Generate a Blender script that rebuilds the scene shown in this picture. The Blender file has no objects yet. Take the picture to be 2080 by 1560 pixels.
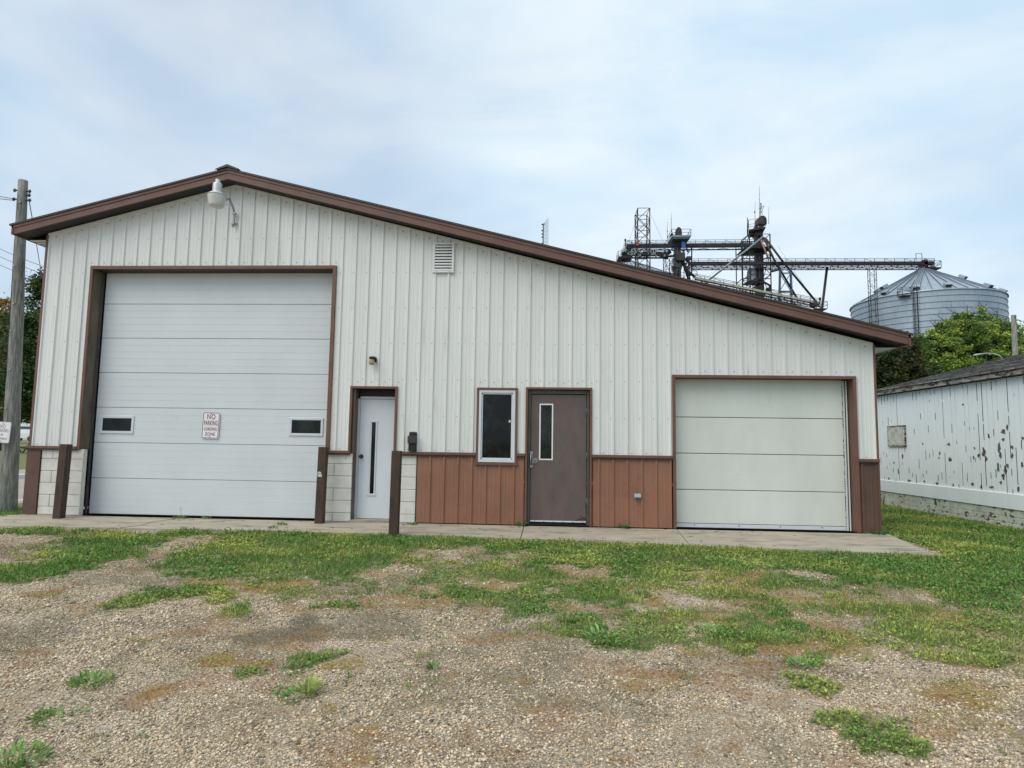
import bpy, math, random
import numpy as np
from mathutils import Vector, Matrix
random.seed(7); rng = np.random.default_rng(11)
S = bpy.context.scene; C = S.collection
rad = math.radians

# ------------------------------------------------------------------ camera
FPX, CAM = 1290.0, np.array([8.58198, -10.39061, 1.32156])
YAW, PITCH, ROLL = -0.06061, 0.09283, 0.01497
def cam_axes():
    cy, sy, cp, sp = math.cos(YAW), math.sin(YAW), math.cos(PITCH), math.sin(PITCH)
    f = np.array([sy*cp, cy*cp, sp]); r = np.array([cy, -sy, 0.0]); u = np.cross(r, f)
    return r*math.cos(ROLL)+u*math.sin(ROLL), u*math.cos(ROLL)-r*math.sin(ROLL), f
RX, UX, FX = cam_axes()
cam = bpy.data.objects.new('camera', bpy.data.cameras.new('camera')); C.objects.link(cam); S.camera = cam
m = Matrix.Identity(4)
for i in range(3):
    m[i][0], m[i][1], m[i][2], m[i][3] = RX[i], UX[i], -FX[i], CAM[i]
cam.matrix_world = m
cam.data.sensor_width = 36.0; cam.data.lens = 36.0*FPX/2080.0
cam.data.clip_start = 0.1; cam.data.clip_end = 3000

# ------------------------------------------------------------------ world and sun
SUN_EL, SUN_AZ = rad(52), rad(226)       # azimuth measured clockwise from +Y
w = bpy.data.worlds.new('World'); S.world = w; w.use_nodes = True
nt = w.node_tree; nt.nodes.clear()
def N(nt, typ, **kw):
    n = nt.nodes.new(typ)
    for k, v in kw.items():
        if k == 'ins':
            for a, b in v.items(): n.inputs[a].default_value = b
        else: setattr(n, k, v)
    return n
L = lambda nt, a, b: nt.links.new(a, b)
out = N(nt, 'ShaderNodeOutputWorld'); bg = N(nt, 'ShaderNodeBackground', ins={'Strength': 0.1})
sky = N(nt, 'ShaderNodeTexSky', sky_type='NISHITA', sun_disc=False, sun_elevation=SUN_EL, sun_rotation=SUN_AZ)
tc = N(nt, 'ShaderNodeTexCoord')
mp = N(nt, 'ShaderNodeMapping'); mp.inputs['Scale'].default_value = (1.0, 1.0, 2.6); mp.inputs['Rotation'].default_value = (0.25, 0.3, 0.4)
n1 = N(nt, 'ShaderNodeTexNoise', ins={'Scale': 2.1, 'Detail': 7.0, 'Roughness': 0.52, 'Distortion': 0.35})
r1 = N(nt, 'ShaderNodeValToRGB')
r1.color_ramp.elements[0].position = 0.36; r1.color_ramp.elements[0].color = (3.9, 5.15, 6.3, 1)
r1.color_ramp.elements[1].position = 0.70; r1.color_ramp.elements[1].color = (6.35, 6.7, 6.85, 1)
e = r1.color_ramp.elements.new(0.52); e.color = (5.1, 5.9, 6.55, 1)
mp2 = N(nt, 'ShaderNodeMapping'); mp2.inputs['Scale'].default_value = (1.0, 1.0, 1.8); mp2.inputs['Location'].default_value = (3.1, 1.7, 0.4)
n2 = N(nt, 'ShaderNodeTexNoise', ins={'Scale': 1.1, 'Detail': 4.0, 'Roughness': 0.5})
r2 = N(nt, 'ShaderNodeValToRGB')
r2.color_ramp.elements[0].position = 0.38; r2.color_ramp.elements[0].color = (0.72, 0.755, 0.82, 1)
r2.color_ramp.elements[1].position = 0.58; r2.color_ramp.elements[1].color = (1.06, 1.04, 1.01, 1)
mul = N(nt, 'ShaderNodeMix', data_type='RGBA', blend_type='MULTIPLY'); mul.inputs[0].default_value = 1.0
mix = N(nt, 'ShaderNodeMix', data_type='RGBA'); mix.inputs[0].default_value = 0.93
L(nt, tc.outputs['Generated'], mp.inputs[0]); L(nt, mp.outputs[0], n1.inputs[0]); L(nt, n1.outputs[0], r1.inputs[0])
L(nt, tc.outputs['Generated'], mp2.inputs[0]); L(nt, mp2.outputs[0], n2.inputs[0]); L(nt, n2.outputs[0], r2.inputs[0])
L(nt, r1.outputs[0], mul.inputs[6]); L(nt, r2.outputs[0], mul.inputs[7])
L(nt, sky.outputs[0], mix.inputs[6]); L(nt, mul.outputs[2], mix.inputs[7])
L(nt, mix.outputs[2], bg.inputs[0]); L(nt, bg.outputs[0], out.inputs[0])
sd = bpy.data.lights.new('sun', 'SUN'); sd.energy = 1.5; sd.angle = rad(50); sd.color = (1.0, 0.92, 0.80)
so = bpy.data.objects.new('sun', sd); C.objects.link(so)
sv = Vector((math.sin(SUN_AZ)*math.cos(SUN_EL), math.cos(SUN_AZ)*math.cos(SUN_EL), math.sin(SUN_EL)))
so.rotation_euler = sv.to_track_quat('Z', 'Y').to_euler(); so.location = (0, -20, 30)
S.view_settings.view_transform = 'Standard'; S.view_settings.look = 'None'
S.view_settings.exposure = 0.65; S.view_settings.gamma = 1.0
S.cycles.max_bounces = 6

# ------------------------------------------------------------------ placing helpers
def at(px, py, Y):
    """world point on the upright plane y=Y that the photograph's pixel looks at"""
    d = RX*((px-1040)/FPX)+UX*((780-py)/FPX)+FX
    return CAM+d*((Y-CAM[1])/d[1])
def atx(px, py, X):
    d = RX*((px-1040)/FPX)+UX*((780-py)/FPX)+FX
    return CAM+d*((X-CAM[0])/d[0])
def gnd(px, py, z=0.0):
    d = RX*((px-1040)/FPX)+UX*((780-py)/FPX)+FX
    return CAM+d*((z-CAM[2])/d[2])
def sstep(a, b, x):
    t = np.clip((x-a)/(b-a), 0, 1); return t*t*(3-2*t)
def terr(x, y):
    x = np.asarray(x, float); y = np.asarray(y, float)
    z = -0.045-0.018*np.clip(-1.2-y, 0, 9.5)
    z = z+0.55*sstep(22, 85, y)*sstep(-6, -20, x)
    z = z-0.02*sstep(13.8, 16, x)
    return z

# ------------------------------------------------------------------ materials
MATS = {}
def mat(name, c1, c2=None, rough=0.6, metal=0.0, scale=4.0, stretch=(1, 1, 1), lo=0.35, hi=0.65, bump=0.0,
        bscale=40.0, bdist=0.01, c3=None, s3=9.0, t3=(0.6, 0.66), st3=(1, 1, 1), detail=6.0, spec=0.5):
    """noise mix of c1/c2; optional third colour in sharper patches; optional bump"""
    if name in MATS: return MATS[name]
    M = bpy.data.materials.new(name); M.use_nodes = True; t = M.node_tree; b = t.nodes['Principled BSDF']
    b.inputs['Roughness'].default_value = rough; b.inputs['Metallic'].default_value = metal
    b.inputs['Specular IOR Level'].default_value = spec
    tc = N(t, 'ShaderNodeTexCoord'); col = None
    if c2 is None: b.inputs['Base Color'].default_value = (*c1, 1)
    else:
        mp = N(t, 'ShaderNodeMapping'); mp.inputs['Scale'].default_value = stretch
        no = N(t, 'ShaderNodeTexNoise', ins={'Scale': scale, 'Detail': detail, 'Roughness': 0.6})
        ra = N(t, 'ShaderNodeMapRange', ins={1: lo, 2: hi}); mx = N(t, 'ShaderNodeMix', data_type='RGBA')
        mx.inputs[6].default_value = (*c1, 1); mx.inputs[7].default_value = (*c2, 1)
        L(t, tc.outputs['Object'], mp.inputs[0]); L(t, mp.outputs[0], no.inputs[0]); L(t, no.outputs[0], ra.inputs[0]); L(t, ra.outputs[0], mx.inputs[0])
        col = mx.outputs[2]
        if c3 is not None:
            mp3 = N(t, 'ShaderNodeMapping'); mp3.inputs['Scale'].default_value = st3; mp3.inputs['Location'].default_value = (3.3, 1.2, 7.7)
            n3 = N(t, 'ShaderNodeTexNoise', ins={'Scale': s3, 'Detail': 5.0, 'Roughness': 0.65})
            a3 = N(t, 'ShaderNodeMapRange', ins={1: t3[0], 2: t3[1]}); m3 = N(t, 'ShaderNodeMix', data_type='RGBA')
            m3.inputs[7].default_value = (*c3, 1)
            L(t, tc.outputs['Object'], mp3.inputs[0]); L(t, mp3.outputs[0], n3.inputs[0]); L(t, n3.outputs[0], a3.inputs[0])
            L(t, a3.outputs[0], m3.inputs[0]); L(t, col, m3.inputs[6]); col = m3.outputs[2]
        L(t, col, b.inputs['Base Color'])
    if bump:
        nb = N(t, 'ShaderNodeTexNoise', ins={'Scale': bscale, 'Detail': 4.0}); bu = N(t, 'ShaderNodeBump', ins={'Strength': bump, 'Distance': bdist})
        L(t, tc.outputs['Object'], nb.inputs[0]); L(t, nb.outputs[0], bu.inputs['Height']); L(t, bu.outputs[0], b.inputs['Normal'])
    MATS[name] = M; return M

M_SID = mat('white_siding_paint', (0.71, 0.725, 0.71), (0.65, 0.665, 0.645), 0.42, scale=1.4, stretch=(3, 1, 0.25), c3=(0.42, 0.41, 0.34), s3=2.2, t3=(0.60, 0.86), st3=(8, 1, 0.5), bump=0.25, bscale=1.8, bdist=0.03)
M_BRN = mat('brown_siding_paint', (0.29, 0.136, 0.08), (0.225, 0.107, 0.066), 0.5, scale=1.5, stretch=(1, 1, 1), c3=(0.15, 0.08, 0.055), s3=2.5, t3=(0.56, 0.85), st3=(1, 1, 1.2), bump=0.05)
M_BRND = mat('dark_brown_corner_paint', (0.115, 0.062, 0.044), (0.085, 0.047, 0.034), 0.55, scale=4, c3=(0.06, 0.04, 0.03), s3=6, t3=(.6, .7), bump=0.06)
M_TRIM = mat('brown_trim_paint', (0.165, 0.078, 0.052), (0.12, 0.058, 0.04), 0.45, scale=3.0, c3=(0.19, 0.10, 0.05), s3=14, t3=(0.66, 0.75))
M_FASC = mat('fascia_brown_paint', (0.145, 0.074, 0.053), (0.115, 0.058, 0.042), 0.5, scale=3.0, bump=0.04)
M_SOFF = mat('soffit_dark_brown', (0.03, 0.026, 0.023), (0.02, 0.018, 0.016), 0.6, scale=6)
M_ROOF = mat('roof_dark_metal', (0.035, 0.025, 0.022), (0.05, 0.035, 0.03), 0.5, scale=5)
M_JAMB = mat('dirty_jamb', (0.15, 0.125, 0.09), (0.085, 0.07, 0.05), 0.7, scale=6, stretch=(1, 1, 0.3), c3=(0.25, 0.14, 0.06), s3=20, t3=(0.62, 0.7), st3=(1, 1, .4))
M_DOORA = mat('white_overhead_door_paint', (0.64, 0.685, 0.71), (0.60, 0.645, 0.67), 0.4, scale=1.2, c3=(0.42, 0.42, 0.40), s3=1.7, t3=(0.68, 0.85), st3=(1, 1, 2), bump=0.03, bscale=120)
M_DOORD = mat('grey_overhead_door_paint', (0.655, 0.69, 0.65), (0.59, 0.625, 0.585), 0.5, scale=1.3, stretch=(1.5, 1, .5), c3=(0.44, 0.43, 0.36), s3=3, t3=(0.66, 0.9), bump=0.12, bscale=160, bdist=0.004)
M_WHITE = mat('white_paint', (0.62, 0.66, 0.70), (0.56, 0.60, 0.64), 0.4, scale=5)
M_WDOOR = mat('white_entry_door_paint', (0.66, 0.70, 0.75), (0.62, 0.66, 0.71), 0.38, scale=3, bump=0.04, bscale=12)
M_BLOCK = mat('white_block_paint', (0.66, 0.655, 0.62), (0.56, 0.55, 0.50), 0.8, scale=6, c3=(0.22, 0.19, 0.14), s3=7, t3=(0.66, 0.76), bump=0.5, bscale=60, bdist=0.006)
M_MORT = mat('mortar', (0.36, 0.34, 0.30), (0.28, 0.26, 0.22), 0.9, scale=12)
M_BLACK = mat('black_rubber', (0.008, 0.008, 0.008), None, 0.6)
M_DARK = mat('dark_metal', (0.03, 0.03, 0.032), (0.045, 0.04, 0.04), 0.5, scale=8)
M_GLASS = mat('dark_window_glass', (0.002, 0.003, 0.003), (0.022, 0.028, 0.024), 0.05, scale=3.2, lo=.45, hi=.75, spec=0.26)  # paler noise patches in the glass colour hint at reflections
M_STEEL = mat('galvanised_steel', (0.40, 0.42, 0.44), (0.30, 0.32, 0.34), 0.38, metal=0.7, scale=10)
M_MILK = mat('milky_plastic', (0.60, 0.62, 0.60), (0.50, 0.51, 0.46), 0.3, scale=6)
M_AMBER = mat('aged_amber_glass', (0.40, 0.34, 0.20), (0.28, 0.22, 0.11), 0.25, scale=20)
M_RUSTD = mat('weathered_brown_door_paint', (0.098, 0.07, 0.066), (0.135, 0.10, 0.092), 0.55, scale=3.2, stretch=(2, 1, 0.7), lo=0.3, hi=0.72, c3=(0.10, 0.09, 0.082), s3=2.4, t3=(0.5, 0.66), st3=(3, 1, 0.6), bump=0.08, bscale=30)
M_FRGR = mat('grey_green_frame_paint', (0.085, 0.088, 0.078), (0.06, 0.062, 0.055), 0.5, scale=6)
M_POST = mat('rusty_brown_post_paint', (0.045, 0.025, 0.018), (0.07, 0.036, 0.022), 0.65, scale=7, stretch=(1, 1, .5), c3=(0.022, 0.02, 0.018), s3=9, t3=(0.55, 0.68), st3=(1, 1, .4), bump=0.3, bscale=35)
M_CONC = mat('concrete_slab', (0.42, 0.37, 0.285), (0.33, 0.295, 0.23), 0.9, scale=1.6, stretch=(1, 1.6, 1), c3=(0.15, 0.14, 0.12), s3=2.6, t3=(0.50, 0.70), st3=(0.6, 2.4, 1), bump=0.35, bscale=90, bdist=0.004)
M_ASPH = mat('road_concrete', (0.36, 0.32, 0.27), (0.30, 0.27, 0.23), 0.9, scale=2)
M_LINE = mat('road_marking_white', (0.7, 0.7, 0.68), (0.6, 0.6, 0.58), 0.8, scale=6)
M_POLE = mat('weathered_pole_wood', (0.26, 0.262, 0.24), (0.11, 0.113, 0.10), 0.85, scale=9, stretch=(5, 5, 0.35), lo=0.38, hi=0.62, c3=(0.075, 0.075, 0.063), s3=7, t3=(0.55, 0.68), st3=(4, 4, 0.3), bump=0.6, bscale=30, bdist=0.02)
M_GALV = mat('bin_galvanised_sheet', (0.36, 0.43, 0.50), (0.28, 0.345, 0.42), 0.42, metal=0.35, scale=0.35, stretch=(1, 1, .4), c3=(0.27, 0.30, 0.33), s3=1.4, t3=(.6, .95))
M_GALVD = mat('bin_ring_flange', (0.10, 0.135, 0.18), (0.14, 0.175, 0.22), 0.6, scale=.5)  # darker copy of the bin sheet: shade under the ring lips put into colour
M_GALVR = mat('bin_roof_sheet', (0.36, 0.42, 0.48), (0.27, 0.33, 0.39), 0.4, metal=0.35, scale=0.8)
M_GRID = mat('dark_structural_steel', (0.010, 0.010, 0.015), (0.02, 0.018, 0.024), 0.6, scale=1.2)
M_LEG = mat('leg_casing_steel', (0.05, 0.053, 0.062), (0.026, 0.026, 0.03), 0.5, scale=0.8, c3=(0.035, 0.02, 0.016), s3=1.0, t3=(.5, .6))
M_SPOUT = mat('pale_spout_steel', (0.26, 0.30, 0.33), (0.2, 0.23, 0.26), 0.5, scale=1)
M_RUSTP = mat('rusty_spout', (0.36, 0.21, 0.17), (0.25, 0.15, 0.12), 0.6, scale=1)
M_BLUE = mat('blue_steel_paint', (0.045, 0.08, 0.15), (0.06, 0.095, 0.15), 0.5, scale=1)
M_BLUEB = mat('bright_blue_tarp', (0.03, 0.14, 0.42), None, 0.5)
M_ORNG = mat('rusty_orange_paint', (0.35, 0.10, 0.03), (0.2, 0.06, 0.03), 0.6, scale=1)
M_BEIGE = mat('beige_conveyor_cover', (0.42, 0.41, 0.33), (0.34, 0.33, 0.27), 0.6, scale=0.6)
M_BARN = mat('peeling_white_board_paint', (0.79, 0.85, 0.87), (0.74, 0.81, 0.83), 0.7, scale=1.8, stretch=(1, 4, .7), c3=(0.16, 0.15, 0.135), s3=6.0, t3=(0.70, 0.715), st3=(1, 1.8, .8), bump=0.2, bscale=50, bdist=0.004)
M_BARNF = mat('peeling_foundation_paint', (0.60, 0.63, 0.55), (0.44, 0.47, 0.40), 0.8, scale=4, c3=(0.08, 0.075, 0.055), s3=9, t3=(0.56, 0.6), st3=(1, 1, 1.6), bump=0.3)
M_BARNT = mat('rotten_fascia_paint', (0.40, 0.38, 0.35), (0.24, 0.22, 0.2), 0.8, scale=4, c3=(0.05, 0.042, 0.036), s3=5, t3=(0.5, 0.58), st3=(1, 1, 3))
M_BARNW = mat('bare_weathered_panel', (0.66, 0.69, 0.67), (0.42, 0.41, 0.37), 0.85, scale=6, stretch=(1, 10, .8), c3=(0.10, 0.085, 0.07), s3=7, t3=(0.56, 0.6), st3=(1, 6, 1))
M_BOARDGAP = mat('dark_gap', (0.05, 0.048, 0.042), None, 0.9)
M_FLAKE = mat('bare_wood_under_paint', (0.16, 0.14, 0.125), (0.045, 0.038, 0.034), 0.9, scale=14)
M_RUSTSPOT = mat('rust_hole', (0.09, 0.035, 0.015), (0.03, 0.014, 0.008), 0.9, scale=30)
M_SIGN = mat('sign_white_enamel', (0.78, 0.80, 0.82), (0.72, 0.74, 0.76), 0.35, scale=9)
M_RED = mat('sign_red', (0.22, 0.016, 0.022), None, 0.5)
M_FADE = mat('faded_sign_red', (0.32, 0.20, 0.23), (0.45, 0.38, 0.42), 0.5, scale=30)
M_BARK = mat('bark', (0.075, 0.062, 0.048), (0.045, 0.038, 0.03), 0.9, scale=6, stretch=(1, 1, .3), bump=0.5)
M_SUV = mat('white_car_paint', (0.72, 0.73, 0.74), None, 0.25)
M_TRAIL = mat('pale_building_siding', (0.55, 0.56, 0.58), (0.48, 0.49, 0.51), 0.6, scale=.5, stretch=(.2, .2, 8))
M_GREYB = mat('blue_grey_siding', (0.22, 0.24, 0.29), (0.19, 0.21, 0.26), 0.6, scale=.5)
M_TIRE = mat('tyre_rubber', (0.015, 0.015, 0.015), None, 0.8)
M_TAIL = mat('tail_lamp_red', (0.35, 0.02, 0.02), None, 0.3)
M_WOODT = mat('picnic_table_wood', (0.05, 0.042, 0.033), (0.08, 0.066, 0.05), 0.8, scale=6)
M_WIRE = mat('black_wire', (0.03, 0.03, 0.035), None, 0.6)
M_LAMPA = mat('aluminium_lamp', (0.5, 0.52, 0.53), (0.42, 0.44, 0.45), 0.35, metal=.3, scale=6)

def shingle_mat():
    M = bpy.data.materials.new('asphalt_shingles'); M.use_nodes = True; t = M.node_tree; b = t.nodes['Principled BSDF']
    b.inputs['Roughness'].default_value = 0.95
    tc = N(t, 'ShaderNodeTexCoord'); br = N(t, 'ShaderNodeTexBrick', ins={'Scale': 1.0, 'Mortar Size': 0.016, 'Brick Width': 0.3, 'Row Height': 0.14, 'Bias': -0.2})
    br.inputs['Color1'].default_value = (0.26, 0.25, 0.245, 1); br.inputs['Color2'].default_value = (0.10, 0.098, 0.098, 1); br.inputs['Mortar'].default_value = (0.03, 0.03, 0.03, 1)
    mp = N(t, 'ShaderNodeMapping'); mp.inputs['Rotation'].default_value = (0, 0, rad(90))
    no = N(t, 'ShaderNodeTexNoise', ins={'Scale': 3.0, 'Detail': 8.0}); mx = N(t, 'ShaderNodeMix', data_type='RGBA', blend_type='MULTIPLY'); mx.inputs[0].default_value = .7
    ra = N(t, 'ShaderNodeMapRange', ins={1: .3, 2: .7, 3: .6, 4: 1.35}); bu = N(t, 'ShaderNodeBump', ins={'Strength': 1.0, 'Distance': 0.02})
    L(t, tc.outputs['Object'], mp.inputs[0]); L(t, mp.outputs[0], br.inputs[0]); L(t, tc.outputs['Object'], no.inputs[0]); L(t, no.outputs[0], ra.inputs[0])
    L(t, br.outputs[0], mx.inputs[6]); L(t, ra.outputs[0], mx.inputs[7]); L(t, mx.outputs[2], b.inputs['Base Color'])
    L(t, mx.outputs[2], bu.inputs['Height']); L(t, bu.outputs[0], b.inputs['Normal'])
    return M
M_SHIN = shingle_mat()
M_SH1 = mat('shingle_grey', (0.27, 0.265, 0.26), (0.19, 0.185, 0.18), 0.95, scale=30)
M_SH2 = mat('shingle_mid', (0.20, 0.195, 0.19), (0.13, 0.127, 0.125), 0.95, scale=30)
M_SH3 = mat('shingle_dark', (0.09, 0.087, 0.085), (0.06, 0.058, 0.056), 0.95, scale=30)
def col_mat(name, rough=0.7, trans=0.0, attr='Col'):
    M = bpy.data.materials.new(name); M.use_nodes = True; t = M.node_tree; b = t.nodes['Principled BSDF']
    b.inputs['Roughness'].default_value = rough; b.inputs['Specular IOR Level'].default_value = 0.25
    a = N(t, 'ShaderNodeAttribute', attribute_name=attr); L(t, a.outputs['Color'], b.inputs['Base Color'])
    if trans:
        tr = N(t, 'ShaderNodeBsdfTranslucent'); ms = N(t, 'ShaderNodeMixShader'); ms.inputs[0].default_value = trans
        L(t, a.outputs['Color'], tr.inputs[0]); L(t, b.outputs[0], ms.inputs[1]); L(t, tr.outputs[0], ms.inputs[2])
        L(t, ms.outputs[0], t.nodes['Material Output'].inputs[0])
    return M
M_LEAF = col_mat('leaf', 0.6, 0.3); M_GRASS = col_mat('grass_leaf', 0.6, 0.3); M_STONE = col_mat('gravel_stone', 0.85)

# ------------------------------------------------------------------ mesh builder
OFF = {}
class MB:
    def __init__(s): s.v, s.f, s.mi, s.sm, s.ms = [], [], [], [], []
    def _m(s, m):
        if m not in s.ms: s.ms.append(m)
        return s.ms.index(m)
    def quad(s, pts, m, smooth=False):
        n = len(s.v); s.v += [tuple(float(c) for c in p) for p in pts]; s.f.append(tuple(range(n, n+len(pts)))); s.mi.append(s._m(m)); s.sm.append(smooth)
    def box(s, a, b, m, bev=0.0):
        x0, y0, z0 = [min(a[i], b[i]) for i in range(3)]; x1, y1, z1 = [max(a[i], b[i]) for i in range(3)]
        if bev > 0:
            e = min(bev, .45*(x1-x0), .45*(y1-y0), .45*(z1-z0)); n = len(s.v); k = s._m(m)
            P = []
            for X, sx in ((x0, 1), (x1, -1)):
                for Y, sy in ((y0, 1), (y1, -1)):
                    for Z, sz in ((z0, 1), (z1, -1)):
                        P += [(X, Y+sy*e, Z+sz*e), (X+sx*e, Y, Z+sz*e), (X+sx*e, Y+sy*e, Z)]
            s.v += P
            g = lambda i, j, l, a: n+((i*2+j)*2+l)*3+a
            F = []
            for i in (0, 1): F.append([g(i, 0, 0, 0), g(i, 1, 0, 0), g(i, 1, 1, 0), g(i, 0, 1, 0)])
            for j in (0, 1): F.append([g(0, j, 0, 1), g(1, j, 0, 1), g(1, j, 1, 1), g(0, j, 1, 1)])
            for l in (0, 1): F.append([g(0, 0, l, 2), g(1, 0, l, 2), g(1, 1, l, 2), g(0, 1, l, 2)])
            for i in (0, 1):
                for j in (0, 1): F.append([g(i, j, 0, 0), g(i, j, 1, 0), g(i, j, 1, 1), g(i, j, 0, 1)])
                for l in (0, 1): F.append([g(i, 0, l, 0), g(i, 1, l, 0), g(i, 1, l, 2), g(i, 0, l, 2)])
            for j in (0, 1):
                for l in (0, 1): F.append([g(0, j, l, 1), g(1, j, l, 1), g(1, j, l, 2), g(0, j, l, 2)])
            for i in (0, 1):
                for j in (0, 1):
                    for l in (0, 1): F.append([g(i, j, l, 0), g(i, j, l, 1), g(i, j, l, 2)])
            c = Vector(((x0+x1)/2, (y0+y1)/2, (z0+z1)/2))
            for f in F:
                p = [Vector(s.v[q]) for q in f]; nn = (p[1]-p[0]).cross(p[2]-p[0])
                if nn.dot(sum(p, Vector())/len(p)-c) < 0: f.reverse()
                s.f.append(tuple(f)); s.mi.append(k); s.sm.append(False)
            return
        P = [(x0, y0, z0), (x1, y0, z0), (x1, y1, z0), (x0, y1, z0), (x0, y0, z1), (x1, y0, z1), (x1, y1, z1), (x0, y1, z1)]
        n = len(s.v); s.v += P; k = s._m(m)
        for f in ((3, 2, 1, 0), (4, 5, 6, 7), (0, 1, 5, 4), (1, 2, 6, 5), (2, 3, 7, 6), (3, 0, 4, 7)):
            s.f.append(tuple(n+i for i in f)); s.mi.append(k); s.sm.append(False)
    def tube(s, pts, radii, m, seg=8, caps=True, smooth=True, flat=1.0):
        pts = [Vector([float(c) for c in p]) for p in pts]
        if not isinstance(radii, (list, tuple)): radii = [radii]*len(pts)
        n0 = len(s.v); k = s._m(m); u = None
        for i, p in enumerate(pts):
            d = (pts[min(i+1, len(pts)-1)]-pts[max(i-1, 0)]).normalized()
            if u is None: u = d.cross(Vector((0, 0, 1)) if abs(d.z) < .9 else Vector((1, 0, 0))).normalized()
            else: u = (u-d*u.dot(d)).normalized()
            v = d.cross(u)
            for j in range(seg):
                a = 2*math.pi*(j+.5)/seg; s.v.append(tuple(p+(u*math.cos(a)+v*math.sin(a)*flat)*radii[i]))
        for i in range(len(pts)-1):
            for j in range(seg):
                s.f.append((n0+i*seg+j, n0+i*seg+(j+1) % seg, n0+(i+1)*seg+(j+1) % seg, n0+(i+1)*seg+j)); s.mi.append(k); s.sm.append(smooth and seg > 4)
        if caps:
            s.f.append(tuple(n0+j for j in reversed(range(seg)))); s.mi.append(k); s.sm.append(False)
            s.f.append(tuple(n0+(len(pts)-1)*seg+j for j in range(seg))); s.mi.append(k); s.sm.append(False)
    def bar(s, a, b, r, m): s.tube([a, b], r*1.2, m, seg=4)
    def lathe(s, c, prof, m, seg=24, smooth=True):
        n0 = len(s.v); k = s._m(m)
        for r, z in prof:
            for j in range(seg):
                a = 2*math.pi*j/seg; s.v.append((c[0]+r*math.cos(a), c[1]+r*math.sin(a), c[2]+z))
        for i in range(len(prof)-1):
            for j in range(seg):
                s.f.append((n0+i*seg+j, n0+i*seg+(j+1) % seg, n0+(i+1)*seg+(j+1) % seg, n0+(i+1)*seg+j)); s.mi.append(k); s.sm.append(smooth)
    def build(s, name, parent=None, off=None):
        me = bpy.data.meshes.new(name)
        o = bpy.data.objects.new(name, me); C.objects.link(o)
        if parent is not None: o.parent = parent; off = OFF[parent.name]
        elif off is None: off = (0, 0, 0)
        else: o.location = off
        OFF[o.name] = tuple(off)
        me.from_pydata([(x-off[0], y-off[1], z-off[2]) for x, y, z in s.v], [], s.f)
        for mm in s.ms: me.materials.append(mm)
        me.polygons.foreach_set('material_index', s.mi); me.polygons.foreach_set('use_smooth', s.sm); me.update()
        return o
def empty(name, loc):
    o = bpy.data.objects.new(name, None); C.objects.link(o); o.location = [float(c) for c in loc]; OFF[o.name] = tuple(float(c) for c in loc)
    o.empty_display_size = 0.3; return o
def tag(o, label=None, cat=None, group=None, kind=None):
    if label: o['label'] = label
    if cat: o['category'] = cat
    if group: o['group'] = group
    if kind: o['kind'] = kind
    return o
def copy_tree(o, parent=None):
    c = o.copy(); C.objects.link(c); OFF[c.name] = OFF[o.name]
    if parent is not None: c.parent = parent
    for ch in [q for q in bpy.data.objects if q.parent == o]: copy_tree(ch, c)
    return c
def npmesh(name, verts, faces, mat_, cols=None, parent=None, tri=False, smooth=False, off=(0, 0, 0)):
    """verts (n,3), faces (m,k) numpy; cols per vertex"""
    me = bpy.data.meshes.new(name); nv, nf, k = len(verts), len(faces), faces.shape[1]
    off = OFF[parent.name] if parent is not None else off
    me.vertices.add(nv); me.loops.add(nf*k); me.polygons.add(nf)
    me.vertices.foreach_set('co', (verts-np.array(off)).astype(np.float32).ravel())
    me.loops.foreach_set('vertex_index', faces.astype(np.int32).ravel())
    me.polygons.foreach_set('loop_start', np.arange(0, nf*k, k, dtype=np.int32))
    me.polygons.foreach_set('loop_total', np.full(nf, k, dtype=np.int32))
    if smooth: me.polygons.foreach_set('use_smooth', np.ones(nf, dtype=bool))
    me.update(calc_edges=True)
    if cols is not None:
        a = me.color_attributes.new('Col', 'FLOAT_COLOR', 'POINT')
        a.data.foreach_set('color', np.hstack([cols, np.ones((nv, 1))]).astype(np.float32).ravel())
    me.materials.append(mat_)
    o = bpy.data.objects.new(name, me); C.objects.link(o)
    if parent is not None: o.parent = parent
    else: o.location = off
    OFF[o.name] = tuple(off); return o
def text_mesh(txt, size, m, name, parent, origin, xdir=(1, 0, 0), zdir=(0, 0, 1), bold=0.0, sx=1.0, space=1.0):
    cu = bpy.data.curves.new(name+'_c', 'FONT'); cu.body = txt; cu.size = size; cu.align_x = 'CENTER'; cu.align_y = 'CENTER'
    cu.extrude = 0.0012; cu.offset = bold; cu.space_character = space
    tmp = bpy.data.objects.new('tmp', cu); me = bpy.data.meshes.new_from_object(tmp)
    bpy.data.objects.remove(tmp); bpy.data.curves.remove(cu)
    X = Vector(xdir).normalized(); Zv = Vector(zdir).normalized(); Yv = X.cross(Zv)   # points outward
    off = OFF[parent.name]
    for v in me.vertices:
        p = Vector(origin)+X*v.co.x*sx+Zv*v.co.y+Yv*v.co.z
        v.co = (p.x-off[0], p.y-off[1], p.z-off[2])
    me.materials.clear(); me.materials.append(m)
    o = bpy.data.objects.new(name, me); C.objects.link(o); o.parent = parent; OFF[o.name] = off; return o

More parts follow.
